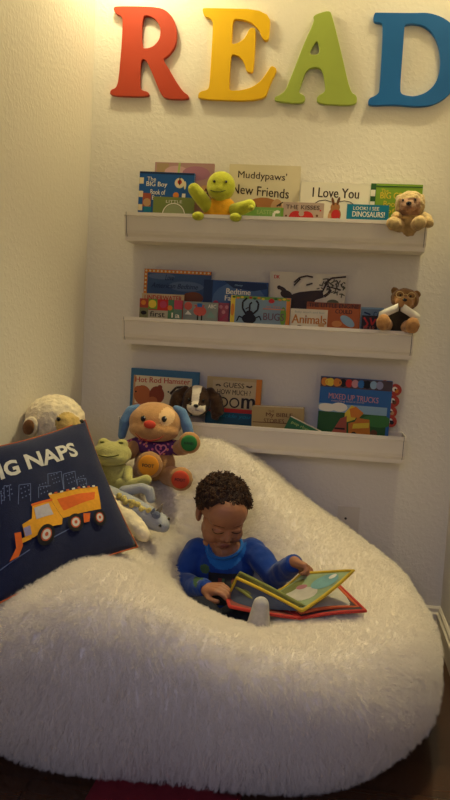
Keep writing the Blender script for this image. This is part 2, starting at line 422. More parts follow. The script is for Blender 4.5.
a.disc(34, 30, 6, pr('bunny', '#a9713f'), 7); a.disc(34, 23, 4.5, pr('bunny', '#a9713f'), 4.5); a.disc(31.5, 17.5, 1.3, BRN, 4, a=-.3); a.disc(36.5, 17, 1.3, BRN, 4, a=.25); a.disc(35, 30, 4.2, RED, 5); a.disc(37, 36, 3, LBL, 3); a.disc(29, 32, 1.5, LTAN, 4)
done(a)
a = book('small pinkish grey book with red apple hearts, in front of the bunny book', -.181, -.055, 1.339, Z1, 2.334, .010, pr('pink_grey', '#b8a08e'), G1, .01)
a.text('THE KISSES', 3, 2.5, 4, DBR, 32, .005); a.disc(13, 15, 7, RED, 7); a.disc(23, 15, 7, RED, 7); a.disc(18, 10.5, 2.6, pr('pink_grey', '#b8a08e')); a.disc(3.5, 13, 1, BRN); a.disc(33, 12, 1.2, BRN); a.disc(36, 7, .8, RED)
done(a)
a = book('small turquoise dinosaur book in front of the tall green book', .015, .141, 1.338, Z1, 2.332, .012, pr('turquoise', '#107a9a'), G1, .006)
a.text('LOOK! I SEE', 6, 2, 3.2, WH, 24, .01); a.text('DINOSAURS!', 5.5, 6.5, 5, WH, 30, .012); a.rect(7, 14, 31, 26, YEL); a.rect(8.5, 15.5, 29.5, 26, pr('lime', '#7d8f3f')); a.disc(20, 19, 6, DGR, 3)
done(a)
a = book('tall green book with yellow title behind the beige teddy on the top ledge', .084, .240, 1.409, Z1, 2.370, .014, pr('leaf_green', '#7fa32c'), G1, .004)
a.rect(0, 0, 5, 40, DGR)
for i in range(4): a.rect(0, 6+i*11, 4.5, 12+i*11, WH)
a.rect(5, 2, 50, 3, DGR); a.text('The', 10, 5, 3, YEL); a.text('BIG GREEN', 9.5, 8, 6, YEL, 33, .014); a.text('Book', 13, 16, 5.5, YEL, 14, .012); a.text('of', 16, 23, 4.5, YEL, 8, .01)
done(a)

# --- middle ledge
a = book('large dark blue landscape book with yellow dotted border at the left of the middle ledge', -.623, -.402, 1.120, Z2, 2.376, .012, pr('dusk_blue', '#3a557f'), G2, .006)
a.rect(0, 0, 69, 3.5, ORG); a.rect(0, 0, 3.5, 26, ORG)
for i in range(17): a.disc(2+4*i, 1.8, 1, CRM)
for i in range(7): a.disc(1.8, 5.5+4*i, 1, CRM)
a.disc(18, 7, 14, pr('haze', '#5a6f93'), 3); a.disc(44, 16, 18, pr('haze', '#5a6f93'), 5)
a.text('Love', 22, 5, 5.5, NAV, 9, .01, .3); a.text('American Bedtime', 8, 13.5, 5, NAV, 48, .01, .3)
a.disc(52, 27, 10, pr('bear_rust', '#7a4426'), 6); a.disc(46, 26, 4, pr('bear_rust', '#7a4426'))
done(a)
a = book('dark blue bedtime story book beside the dotted border book on the middle ledge', -.421, -.215, 1.092, Z2, 2.356, .018, pr('storybook_blue', '#2a4a80'), G2, .008)
a.rect(0, 0, 9, 42, NAV); a.disc(36, 20, 27, pr('night_glow', '#4a6896'), 19); a.poly([(20, 0), (62, 1), (64, 6), (50, 9), (30, 7)], NAV)
a.text('Disney', 31, 3, 2.4, LBL, 8, 0, .2); a.text('Bedtime', 23, 7.5, 5.6, WH, 24, .02); a.text('Favorites', 22, 14.5, 5, WH, 26, .02)
a.disc(4.5, 26, 2.2, WH); a.disc(4.5, 32, 2, WH); a.disc(13, 23, 3, MAG); a.disc(17, 26, 3, MAG); a.rect(20, 26, 24, 42, YEL)
done(a)
a = book('thin cream book with red capitals behind the colourful tile book', -.618, -.480, 1.040, Z2, 2.343, .009, pr('cream_strip', '#c9b28a'), G2)
a.text('UNDERWATER', 3, 1.6, 5, RED, 38, .015)
done(a)
a = book('colourful tiled board book at the far left front of the middle ledge', -.619, -.479, 1.022, Z2, 2.322, .012, pr('tile_red', '#a8402c'), G2, .004)
a.rect(9, 0, 18, 10, GRN); a.disc(13, 5, 4, YEL); a.rect(18, 0, 29, 11, RED); a.disc(24, 5, 3.5, MAG); a.rect(29, 0, 35, 20, pr('forest', '#4b7a56')); a.rect(35, 0, 44, 9, MAG); a.rect(0, 9, 9, 22, pr('olive_tile', '#7b7a52')); a.disc(4.5, 14, 3, BLK, 2)
a.rect(9, 11, 29, 22, pr('stone', '#b3ab94')); a.text('first', 11, 12, 5.5, INK, 15, .02); a.rect(35, 9, 44, 22, pr('slate_green', '#62806f')); a.text('1a', 33, 12.5, 5, WH, 8, .02); a.disc(31, 8, 2.5, ORG); a.disc(4, 4, 2.5, ORG)
done(a)
a = book('grey board book with red bird figures beside the tiled board book', -.479, -.367, 1.020, Z2, 2.332, .010, pr('cool_grey', '#8d948c'), G2, .006)
a.disc(5, 4.5, 4, pr('coral', '#c4584a')); a.disc(17, 9, 6.5, pr('coral', '#c4584a'), 5); a.poly([(10, 3), (22, 3), (17, 8)], pr('coral', '#c4584a')); a.line([(15, 13), (15, 18)], .7, INK); a.line([(19, 13), (19, 18)], .7, INK); a.rect(14, 1.5, 19, 5, BLU); a.text('ABC', 25, 2, 3.6, WH, 8, .01); a.poly([(2, 13), (5, 9), (9, 13)], WH); a.poly([(24, 15), (28, 8), (33, 15)], pr('sea_green', '#7f9e92'))
done(a)
a = book('narrow rose pink patterned book squeezed left of the beetle book', -.369, -.333, 1.021, Z2, 2.346, .010, pr('rose_cover', '#a8505c'), G2)
for i in range(3): a.disc(3+3*i, 4+5*(i % 2), 1.8, pr('pale_pink', '#d0888a')); a.disc(8-2*i, 12+2*i, 1.4, MAG)
done(a)
a = book('blue grey board book with a big black beetle and leafy border', -.327, -.138, 1.046, Z2, 2.330, .013, pr('mist', '#8299a8'), G2, .006)
a.rect(0, 0, 59, 3, GRN); a.rect(0, 0, 4.5, 30, YEL); a.rect(54.5, 0, 59, 30, ORG)
for i in range(14): a.disc(3+4.1*i, 1.6+.8*(i % 2), 1.6, [DGR, ORG, YEL, GRN, RED][i % 5], 1)
a.disc(40, 4, 3, RED, 2); a.disc(52, 18, 3, GRN, 9); a.disc(2.3, 14, 1.6, ORG, 6)
a.disc(19, 22, 7, BLK, 5); a.disc(19, 17, 4, BLK, 3); a.line([(16, 18), (12, 12), (12, 6), (16, 2)], .9, BLK); a.line([(22, 18), (27, 13), (27.5, 7), (25, 4)], .9, BLK); a.line([(19, 16), (19, 8), (21, 6)], .8, BLK); a.line([(14, 22), (9, 20), (7, 25)], .6, BLK); a.line([(24, 22), (29, 19), (31, 23)], .6, BLK); a.line([(15, 13), (18, 11), (20, 12)], .5, INK)
a.rect(32, 11, 53, 12.2, pr('salmon', '#c9836c')); a.text('my first', 35, 8, 3, pr('salmon', '#c9836c'), 14); a.text('BUGS', 33, 15.5, 7, pr('plum', '#6b4a55'), 20, .008)
done(a)
a = book('large white book with a brown animal under a leafy tree on the middle ledge', -.212, .027, 1.129, Z2, 2.376, .012, pr('off_white', '#dcd2bd'), G2, .008)
a.text('DK', 4, 3.5, 3.4, RED, 5.5, .03)
a.poly([(20, 24), (24, 21), (30, 19), (42, 17), (52, 16), (54, 23), (46, 26), (40, 38), (24, 38), (19, 31)], DBR); a.disc(17, 22, 6, DBR, 4, a=.3); a.disc(9.5, 15.5, 2, DBR); a.disc(13, 17, 4.5, DBR, 2, a=.5); a.line([(54, 22), (58, 19), (60, 15)], 1.4, DBR)
a.disc(63, 28, 6, pr('moss', '#66694a'), 3.5)
rr = random.Random(3)
for i in range(46):
    x = 48+rr.random()*27; y = 3+rr.random()*13+(x-48)*.12; l = 2+rr.random()*2.5; q = rr.random()*3
    a.line([(x, y), (x+l*math.cos(q), y+l*math.sin(q))], .55, pr('leaf_print', '#57523a'))
a.line([(24, 10), (29, 5), (36, 3), (42, 4)], .8, DBR); a.line([(24, 13), (30, 6)], .7, DBR); a.line([(36, 12), (42, 10)], .7, DBR); a.line([(52, 18), (56, 8), (60, 4), (74, 2)], .8, DBR); a.line([(56, 12), (70, 15)], .6, DBR)
done(a)
a = book('small white animals board book with orange title on the middle ledge', -.135, -.021, 1.014, Z2, 2.322, .012, pr('warm_white', '#d9cfbb'), G2)
a.text('Baby touch and feel', 4, 2, 2.4, GRY, 28, .006); a.text('Animals', 1.5, 5.5, 8.5, pr('amber', '#b8732e'), 33, .02); a.disc(9, 17.5, 3, BRN, 2); a.disc(30, 15, 3, LTAN, 2.4)
done(a)
a = book('orange story book with dark capitals behind the small white animals book', -.088, .079, 1.038, Z2, 2.350, .014, pr('burnt_orange', '#b8622c'), G2)
a.rect(0, 0, 54, 4.5, pr('rust', '#8f4a26')); a.text('THE LITTLE ENGINE', 2, .8, 4, INK, 48, .01); a.text('COULD', 28, 6, 4, INK, 16, .02); a.disc(40, 17, 8, LBL, 4, a=.6); a.disc(30, 20, 5, pr('apricot', '#d48a4a'), 3)
done(a)
a = book('light blue book behind the small dark red book at the right of the middle ledge', .081, .150, 1.030, Z2, 2.352, .014, pr('steel_blue', '#6f88a0'), G2)
a.text('CAT', 12, 4, 5, NAV, 9, .01); a.line([(3, 5), (9, 7)], .8, NAV); a.rect(0, 0, 22, 1.5, LBL)
done(a)
a = book('small dark book with red pattern left of the brown bear on the middle ledge', .084, .132, 1.004, Z2, 2.330, .010, pr('near_black', '#2c201e'), G2)
a.line([(2, 2), (6, 8), (3, 12)], .8, RED); a.line([(8, 2), (10, 9), (13, 3)], .8, RED); a.text('BEAR', 2, 10, 4, pr('brick', '#a9553f'), 11)
done(a)

# --- lowest ledge
a = book('blue bordered hamster picture book at the left of the lowest ledge', -.653, -.424, .794, Z3, 2.376, .012, pr('sky_border', '#3f7396'), G3, .006)
a.rect(3, 7, 64, 45, CRM); a.rect(3, 7, 5, 45, LTAN); a.text('Hot Rod Hamster', 5, 8.5, 5.5, RED, 57, .012, 0, -.015)
a.disc(13, 27, 9, pr('hamster', '#b8673a'), 10); a.disc(8, 22, 4, pr('hamster', '#b8673a')); a.disc(28, 26, 8, pr('hamster_dark', '#8e3f26'), 9); a.disc(31, 18, 2.5, pr('hamster_dark', '#8e3f26')); a.disc(24, 32, 5, pr('hamster', '#b8673a'), 4); a.disc(6, 24, .9, BLK); a.line([(42, 24), (48, 17), (56, 16)], 1.2, DBR); a.disc(40, 22, .9, BLK); a.disc(50, 27, 7, BRN, 5); a.rect(5, 36, 62, 45, pr('salmon', '#c9836c'))
done(a)
a = book('tan book with big round letters and a teal base beside the spaniel toy', -.396, -.217, .783, Z3, 2.368, .014, pr('oat', '#c0a878'), G3, .006)
a.rect(50, 0, 56, 60, ORG); a.rect(6, 3, 50, 30, pr('buff', '#c9b58c')); a.line([(9, 8.5), (12, 7.5), (14, 9)], .8, DBR); a.line([(40, 7.5), (44, 8.5), (46, 7)], .8, DBR); a.text('GUESS', 17, 5, 5, DBR, 21, .008); a.text('HOW MUCH ?', 11, 12, 5, DBR, 34, .008)
a.ring(17.5, 25, 5.2, 1.5, INK); a.ring(29, 25, 5.2, 1.5, INK); a.text('m', 36.5, 19.5, 10.5, INK, 13, .03); a.text('r', 8, 19.5, 10.5, INK, 4, .02)
a.rect(0, 31, 50, 35, RED); a.rect(0, 35, 56, 60, pr('petrol', '#1f5168')); a.text('tickle you', 16, 36.5, 5, TEAL, 30, .01, .3)
done(a)
a = book('big blue sky truck book with picture tabs at the right of the lowest ledge', -.032, .191, .806, Z3, 2.352, .020, pr('sky_print', '#2f66a8'), G3, .012)
a.rect(0, 0, 69, 10, pr('tab_strip', '#51434a'))
tabc = [ORG, YEL, ORG, BLK, RED, PNK, BLU, BLK, LBL, pr('lilac', '#8f8fb0')]
for i, c in enumerate(tabc): a.disc(4+5.9*i, 5, 3.4, c, 4)
a.ring(8, 5, 3.5, 1.2, YEL); a.ring(17, 5, 3.5, 1.2, ORG); a.line([(42, 2), (47, 8)], 1, BLK); a.line([(47, 2), (42, 8)], 1, BLK)
a.rect(0, 26, 66, 34, LBL); a.disc(8, 30, 9, WH, 4); a.disc(20, 29, 8, WH, 4.5); a.rect(0, 34, 66, 72, DGR); a.disc(58, 40, 16, pr('meadow', '#3f7a3a'), 6)
a.text('MIXED UP TRUCKS', 9, 15.5, 5.5, PNK, 48, .008, 0, .03); a.text('matching board book', 12, 22, 2.2, pr('pale_text', '#c9b0a8'), 32)
a.poly([(26, 34), (32, 26), (40, 30), (36, 40), (26, 44)], YEL); a.poly([(30, 30), (36, 27), (44, 33), (40, 38), (32, 38)], ORG); a.poly([(14, 55), (22, 40), (28, 37), (29, 56)], pr('brick', '#a9553f')); a.line([(17, 50), (27, 50)], .8, INK); a.poly([(30, 44), (36, 42), (38, 38), (50, 39), (52, 56), (31, 56)], pr('truck_orange', '#c97a2a')); a.poly([(35, 44), (50, 42), (50, 47), (34, 49)], YEL); a.disc(36, 55, 3, BLK); a.disc(55, 52, 3.5, BRN)
t = Art(a.mb, a.w, a.h)
b = MB()
done(a)
tabs = MB()   # scalloped picture tabs sticking out past the right edge
tabm = pr('tab_red', '#b8402f')
zt = .806-(Z3-.081)
for i, (dx, dz) in enumerate([(-.030, -.017), (.004, -.026), (.0, -.062), (-.004, -.096), (-.002, -.126)]):
    cx = .112+.006+dx; cz = zt+dz; n = 20; r = .0185
    vs = [(cx+r*math.cos(2*PI*k/n), y, cz+r*math.sin(2*PI*k/n)) for y in (.001+.0008*i, .016) for k in range(n)]
    tabs.add(vs, [tuple(reversed(range(n))), tuple(range(n, 2*n))]+[(k, (k+1) % n, n+(k+1) % n, n+k) for k in range(n)], tabm)
    yf = .0004+.0008*i
    for (ox, oz, rr_, m_) in ((-.003, .002, .008, WH), (.003, -.003, .0065, [BRN, ORG, BRN, LTAN, BLK][i]), (-.001, .001, .003, BLK)):
        tabs.add([(cx+ox+rr_*math.cos(2*PI*k/12), yf-(.0002 if m_ is not WH else 0)-(.0002 if rr_ < .004 else 0), cz+oz+rr_*math.sin(2*PI*k/12)) for k in range(12)], [tuple(range(12))], m_)
o = tabs.build('picture_tab_strip', a.root); o['label'] = 'red scalloped picture tabs'

# beige thick book with its page tops showing
root = empty('picture_book', (-.154, 2.324, Z3-.081), 'thick beige bible book with its page tops showing on the lowest ledge', 'book', G3, rot=(0, -.02, 0))
b = MB(); w = .082; h = .139; cov = pr('straw', '#b39a66')
b.box((-w, 0, 0), (w, .003, h), cov); b.box((-w, .045, 0), (w, .048, h), cov); b.box((-w, .003, 0), (-w+.004, .045, h), cov)
a = Art(b, 2*w, h); a.text('THE', 16, 3, 2.2, BRN, 6); a.text('My BIBLE', 14, 5.5, 5, BRN, 26, .015); a.text('STORIES', 12, 11.5, 4, BRN, 20, .01); a.rect(1, 15, 50, 15.8, BRN)
b.build('cover', root)
p = MB(); p.box((-w+.004, .003, .003), (w-.003, .045, h-.0005), CREAM); p.build('page_block', root)
# slanting green book, one corner up
root = empty('picture_book', (-.143, 2.307, .614), 'green paperback slanting down to the right in front of the beige bible book', 'book', G3, rot=(0, .40, 0))
b = MB(); gm = pr('bottle_green', '#2f6b45'); b.box((0, 0, 0), (.125, .0016, .069), gm); b.box((0, .0104, 0), (.125, .012, .069), gm); b.box((0, .0016, 0), (.0016, .0104, .069), gm)
vs, fs, asp = text2d('pop rhymes', .01)
b.add([(.012+.08*x, -.0004, .050+.012*y) for x, y in vs], fs, LGR)
b.build('cover', root); p = MB(); p.box((.0016, .0016, .001), (.124, .0104, .0715), CREAM); p.build('page_block', root)

# ------------------------------------------------------------------ soft toys on the ledges
EYE = mat('black_plastic_eye', '#0c0a09', .15, spec=.6)
def eyes(parent, name, *balls):
    for c, r in balls:
        b = MB(); b.ball(c, r, EYE if name != 'eye_glint' else WH, 12); b.build(name, parent, True)
# turtle
t = empty('plush_turtle', (-.372, 2.318, 1.255), 'bright green plush turtle with orange body waving from the top ledge', 'soft toy')
LIME = plush('lime', '#bcbf38'); TORG = plush('turtle_orange', '#e0a01c')
blob('body', [('e', (0, -.005, .045), (.054, .034, .05))], TORG, t, .004, 4)
blob('head', [('e', (.0, -.014, .120), (.045, .036, .046)), ('e', (-.004, -.034, .104), (.032, .02, .024)), ('c', (0, -.01, .07), .022, (0, -.012, .1), .026)], LIME, t, .004, 5)
eyes(t, 'eye', ((.020, -.047, .128), .0042), ((-.016, -.049, .128), .0042))
b = MB(); b.tube([(-.026, -.049, .101), (-.012, -.0545, .096), (.006, -.0548, .096), (.02, -.050, .102)], .0013, mat('toy_stitch', '#4f5a1c', .9), 6); b.build('mouth', t, True)
for pts in ([((-.035, -.015, .055), .021), ((-.062, -.030, .085), .022), ((-.080, -.034, .105), .020)], [((.04, -.015, .048), .02), ((.068, -.032, .052), .021), ((.094, -.036, .062), .019)]):
    blob('arm', [('ch', pts)], LIME, t, .004, 4)
blob('thumb', [('c', (.092, -.04, .062), .010, (.102, -.05, .052), .009)], LIME, t, .003, 3)
for x in (-.062, .055): blob('foot', [('e', (x, -.042, .024), (.02, .016, .014))], LIME, t, .004, 4)
# beige teddy
t = empty('teddy_bear', (.204, 2.306, 1.240), 'curly beige teddy bear sitting at the right end of the top ledge', 'soft toy', rot=(0, -.06, -.05)); t.scale = (.92, .92, .92)
BG = plush('beige', '#b3935f', .25); BY = plush('straw', '#ae9465', .2); BF = plush('fawn', '#97735a', .25)
blob('body', [('e', (0, -.005, .045), (.042, .036, .05))], BG, t, .004, 3, .006, .012)
blob('head', [('e', (.002, -.012, .102), (.048, .042, .045)), ('e', (-.004, -.045, .094), (.026, .018, .02)), ('e', (-.03, .0, .126), (.014, .012, .014)), ('e', (.036, .0, .124), (.014, .012, .014))], [BY, BF], t, .003, 3, .007, .012, lambda c: 1 if (c.y < -.03 and abs(c.x) < .033 and c.z < .118) else 0)
b = MB(); b.ball((-.004, -.064, .099), (.009, .005, .007), EYE, 12); b.build('nose', t, True)
eyes(t, 'eye', ((-.022, -.051, .112), .0036), ((.016, -.052, .112), .0036))
for x, pad in ((-.04, -.052), (.028, .03)):
    blob('leg', [('c', (x*.7, -.02, .035), .020, (pad, -.066, .038), .022)], BG, t, .004, 3, .005, .012)
    blob('foot_pad', [('e', (pad, -.085, .036), (.018, .008, .018))], BY, t, .003, 3, .003, .012)
blob('arm', [('ch', [((.036, -.01, .07), .016), ((.055, -.03, .052), .017), ((.058, -.045, .04), .018)])], BY, t, .004, 3, .005, .012)
blob('arm', [('ch', [((-.036, -.01, .07), .016), ((-.042, -.038, .062), .016)])], BG, t, .004, 3, .005, .012)
# brown bear with glasses
t = empty('teddy_bear', (.185, 2.312, .935), 'brown teddy bear in dark vest at the right end of the middle ledge', 'soft toy', rot=(0, .06, 0))
BB = plush('cocoa', '#7a5532', .25); BL = plush('caramel', '#a87a4c', .2); BV = mat('dark_vest', '#2e2418', .85, .15, 80, .5, 300)
blob('body', [('e', (0, -.004, .055), (.044, .034, .052))], BV, t, .004, 4)
blob('head', [('e', (.014, -.012, .122), (.042, .034, .034)), ('e', (.010, -.042, .112), (.026, .018, .019)), ('e', (-.018, .002, .146), (.013, .008, .012)), ('e', (.048, .002, .142), (.013, .008, .012))], [BB, BL], t, .003, 3, .004, .012, lambda c: 1 if (c.y < -.03 and abs(c.x-.01) < .03 and c.z < .128) else 0)
b = MB(); b.ball((.010, -.060, .119), (.007, .004, .005), EYE, 12); b.build('nose', t, True)
eyes(t, 'eye', ((-.004, -.046, .132), .0034), ((.026, -.046, .132), .0034))
b = MB(); gold = mat('wire_frame', '#c9b07a', .35)
for x in (-.006, .028): b.tube([(x+.011*math.cos(q*PI/8), -.052, .133+.009*math.sin(q*PI/8)) for q in range(16)], .0011, gold, 6, True)
b.tube([(.005, -.053, .134), (.011, -.056, .136), (.017, -.053, .134)], .001, gold, 6); b.build('glasses', t, True)
for x in (-.044, .040):
    blob('leg', [('c', (x*.6, -.02, .04), .018, (x, -.060, .046), .020), ('e', (x, -.074, .046), (.022, .013, .025))], BL, t, .004, 3, .003, .012)
for s, q in ((-1, .62), (1, -.55)):
    m = MB(); n = 8; wv = .028; L = .070
    vs = []
    for i in range(n+1):
        u = i/n
        for k in (-1, 1):
            vs.append((s*(.002+u*L*math.cos(q)), -.044-.022*math.sin(u*PI)**.5, .098-u*L*abs(math.sin(q))*.85+k*wv/2.2))
    vs2 = [(x, y+.003, z) for x, y, z in vs]
    N = len(vs)
    fs = [(2*i, 2*i+1, 2*i+3, 2*i+2) for i in range(n)]
    fs += [tuple(N+k for k in reversed(f)) for f in fs]
    fs += [(2*i, 2*i+2, N+2*i+2, N+2*i) for i in range(n)]+[(2*i+1, N+2*i+1, N+2*i+3, 2*i+3) for i in range(n)]+[(0, N, N+1, 1), (2*n, 2*n+1, N+2*n+1, N+2*n)]
    m.add(vs+vs2, fs, mat('white_felt', '#d8d2c6', .8, .03, 40)); m.build('paper_sleeve', t, True)
# spaniel
t = empty('plush_dog', (-.415, 2.320, .575), 'brown and white plush spaniel peeking over the lowest ledge', 'soft toy')
SP = plush('spaniel_brown', '#3d2718', .25); SW = plush('spaniel_white', '#ded2bf', .08); SG = plush('spaniel_grey', '#9a8f88', .1)
blob('body', [('e', (-.008, -.002, .03), (.048, .034, .052))], SG, t, .004, 4)
def spf(c):
    if c.z < .122 and c.y < -.034 and abs(c.x-.004) < .030: return 1
    if abs(c.x-.002) < .011+.10*max(0, c.z-.14) and c.y < -.0: return 1
    return 0
blob('head', [('e', (.0, -.008, .132), (.049, .040, .050)), ('e', (.006, -.040, .112), (.030, .024, .022))], [SP, SW], t, .003, 4, .002, .01, spf)
for s in (-1, 1):
    blob('ear', [('ch', [((s*.040, -.004, .162), .016), ((s*.062, -.014, .140), .022), ((s*.068, -.016, .108), .022), ((s*.062, -.012, .088), .014)])], SP, t, .004, 4, .005, .012)
b = MB(); b.ball((.008, -.064, .121), (.0085, .005, .006), EYE, 12); b.build('nose', t, True)
eyes(t, 'eye', ((-.019, -.045, .138), .0048), ((.027, -.044, .138), .0048))
b = MB(); b.tube([(.008, -.064, .116), (.008, -.0635, .108)], .0009, EYE, 6); b.tube([(-.004, -.060, .105), (.008, -.0635, .108), (.020, -.059, .105)], .0009, EYE, 6); b.build('mouth', t, True)

# ------------------------------------------------------------------ the fluffy bean bag
CP = np.array([  # x, y, height of the upper surface
 (-.78, 2.28, .46), (-.62, 2.27, .52), (-.50, 2.27, .55), (-.387, 2.24, .580), (-.22, 2.25, .525), (-.068, 2.25, .425), (.09, 2.2, .350), (.22, 2.1, .300),
 (-.50, 2.10, .475), (-.59, 2.02, .462), (-.5, 1.93, .405), (-.75, 2.0, .45), (-.76, 1.7, .36), (-.60, 1.75, .39),
 (-.62, 1.50, .362), (-.55, 1.46, .374), (-.478, 1.55, .404), (-.40, 1.58, .382), (-.33, 1.58, .350), (-.15, 1.57, .285), (.03, 1.60, .280), (.17, 1.70, .292), (.25, 1.85, .28),
 (-.27, 1.95, .14), (-.27, 2.04, .19), (-.2, 1.78, .20), (-.14, 1.66, .255), (-.29, 2.15, .46), (-.42, 1.90, .32), (-.15, 2.08, .38), (.05, 1.9, .298), (.1, 2.05, .325), (-.03, 1.70, .275), (-.10, 1.88, .24), (-.33, 1.74, .27)])
def tps_fit(P):
    n = len(P); xy = P[:, :2]; d = np.linalg.norm(xy[:, None]-xy[None], axis=2)
    K = np.where(d > 0, d**2*np.log(d+1e-12), 0)+np.eye(n)*.0004
    Q = np.hstack([np.ones((n, 1)), xy]); A = np.block([[K, Q], [Q.T, np.zeros((3, 3))]])
    return np.linalg.solve(A, np.concatenate([P[:, 2], np.zeros(3)]))
TPS = tps_fit(CP)
def bag_top(x, y):
    d = np.hypot(CP[:, 0]-x, CP[:, 1]-y); k = np.where(d > 0, d**2*np.log(d+1e-12), 0)
    return float(k @ TPS[:-3]+TPS[-3]+TPS[-2]*x+TPS[-1]*y)
BX, BY_, BA, BB_ = -.251, 1.872, .556, .518
def bag_mesh():
    nth = 160; vs = []; fs = []
    side = [(.0, 0.0), (.45, 0.0), (.74, .0), (.86, .035), (.94, .18), (.985, .36), (1.0, .54), (.99, .70), (.96, .84), (.91, .94)]   # radius, fraction of rim height
    tops = [.85, .78, .70, .61, .51, .41, .31, .21, .11]
    rings = []
    def rad(th):
        c, s = math.cos(th), math.sin(th); n = 2.45+3.2*max(0, -c)*max(0, -s)
        return (1+.11*max(0, -c)*max(0, -s))/((abs(c)/BA)**n+(abs(s)/BB_)**n)**(1/n)
    for kind, val in [('s', q) for q in side[1:]]+[('t', q) for q in tops]:
        ring = []
        for j in range(nth):
            th = 2*PI*j/nth; R = rad(th); c, s = math.cos(th), math.sin(th)
            zr = bag_top(BX+c*R*.86, BY_+s*R*.86)
            if kind == 's':
                f, hz = val; x = BX+c*R*f; y = BY_+s*R*f
                z = hz*zr*1.0
            else:
                x = BX+c*R*val; y = BY_+s*R*val; z = bag_top(x, y)
            w = .004*math.sin(7*th+2*z*20)+.003*math.sin(13*th+1)
            if kind == 's' and val[1] > .05: x += c*w; y += s*w
            ring.append((x, y, z))
        rings.append(ring)
    vs.append((BX, BY_, .0))
    for r in rings: vs += r
    vs.append((BX, BY_, bag_top(BX, BY_))); L = len(vs)-1; m = len(rings)
    for j in range(nth):
        k = (j+1) % nth
        fs.append((0, 1+k, 1+j)); fs.append((L, 1+(m-1)*nth+j, 1+(m-1)*nth+k))
        for i in range(m-1): fs.append((1+i*nth+j, 1+i*nth+k, 1+(i+1)*nth+k, 1+(i+1)*nth+j))
    return vs, fs
FUR = mat('white_faux_fur', '#f2eade', .9, .04, 12, .4, 120, .3, .1)
STRAND = bpy.data.materials.new('white_fur_strands'); STRAND.use_nodes = True
nt = STRAND.node_tree; nt.nodes.remove(nt.nodes['Principled BSDF'])
d1 = nt.nodes.new('ShaderNodeBsdfDiffuse'); d2 = nt.nodes.new('ShaderNodeBsdfTranslucent'); mx = nt.nodes.new('ShaderNodeMixShader')
for q in (d1, d2): q.inputs['Color'].default_value = (.93, .88, .80, 1)
mx.inputs['Fac'].default_value = .42
nt.links.new(d1.outputs[0], mx.inputs[1]); nt.links.new(d2.outputs[0], mx.inputs[2]); nt.links.new(mx.outputs[0], nt.nodes['Material Output'].inputs['Surface'])
vs, fs = bag_mesh()
me = bpy.data.meshes.new('bean_bag'); me.from_pydata(vs, [], fs)
me = bake(me, [('SUBSURF', dict(levels=1, render_levels=1))]); me.name = 'bean_bag'
me.materials.clear(); me.materials.append(FUR); me.materials.append(STRAND)
me.polygons.foreach_set('use_smooth', [True]*len(me.polygons))
bag = bpy.data.objects.new('bean_bag', me); C.objects.link(bag)
tag(bag, 'huge white faux fur bean bag filling the nook', 'bean bag')
ps = bag.modifiers.new('fur', 'PARTICLE_SYSTEM').particle_system; st = ps.settings
st.type = 'HAIR'; st.count = 30000; st.hair_step = 4; st.use_advanced_hair = True; st.hair_length = .030
st.normal_factor = .0047; st.object_align_factor = (0, -.0008, -.0022); st.brownian_factor = .0022; st.use_emit_random = True
st.child_type = 'INTERPOLATED'; st.rendered_child_count = 14; st.child_percent = 2; st.clump_factor = .35; st.clump_shape = .1
st.roughness_2 = .008; st.roughness_2_size = .5; st.roughness_1 = .004; st.roughness_1_size = .05
st.root_radius = .9; st.tip_radius = .25; st.radius_scale = .0008; st.material = 2; st.child_length = 1; st.child_length_threshold = .2
st.display_step = 3; st.render_step = 3
ps.seed = 4

# red cloth on the floor in front
o = MB(); n = 24
vs = []
for i in range(n+1):
    for j in range(7):
        x = -.42+.30*i/n; y = 1.29+.13*j/6; z = .004+.010*abs(math.sin(i*.9+j*.7))*(.4+.6*math.sin(PI*i/n))
        vs.append((x, y+.012*math.sin(i*.5), z))
k = len(vs); vs += [(x, y, .001) for x, y, z in vs]
fs = [(i*7+j, i*7+j+1, (i+1)*7+j+1, (i+1)*7+j) for i in range(n) for j in range(6)]
fs += [tuple(k+a for a in reversed(f)) for f in fs]
bd = [j for j in range(7)]+[i*7+6 for i in range(1, n+1)]+[n*7+j for j in range(5, -1, -1)]+[i*7 for i in range(n-1, 0, -1)]
fs += [(bd[i], bd[(i+1) % len(bd)], k+bd[(i+1) % len(bd)], k+bd[i]) for i in range(len(bd))]
o.add(vs, fs, mat('red_cloth', '#6e1220', .85, .1, 50, .4, 300)); o = o.build('cloth', None, True)
tag(o, 'dark red cloth on the floor at the front foot of the white bag', 'cloth')

# ------------------------------------------------------------------ toys on the bag
# sitting puppy with blue ears
def on_bag(x, y, dz=0): return (x, y, bag_top(x, y)+dz)
t = empty('plush_puppy', (-.500, 2.12, .482), 'tan plush puppy with blue ears and purple shirt sitting on the white bag', 'soft toy', rot=(-.05, .03, .08))
TAN = plush('tan', '#b98a58', .08); PBL = plush('denim_blue', '#5c7fa8', .1); PCR = plush('pup_cream', '#dcb482', .06)
blob('body', [('e', (0, .0, .05), (.062, .05, .055)), ('c', (0, 0, .05), .05, (0, 0, .10), .04)], TAN, t, .005, 5)
blob('head', [('e', (-.006, -.012, .172), (.080, .062, .054)), ('e', (-.006, -.03, .150), (.075, .055, .034)), ('e', (-.008, .0, .205), (.058, .05, .026))], [TAN, PCR], t, .004, 6, 0, .03, lambda c: 1 if ((c.x-.032)**2+((c.z-.196)/1.25)**2 < .021**2 and c.y < -.02) else 0)
eyes(t, 'eye', ((-.034, -.068, .184), (.008, .006, .009)), ((.026, -.066, .188), (.008, .006, .009)))
eyes(t, 'eye_glint', ((-.029, -.075, .1885), .002), ((.031, -.072, .1925), .002))
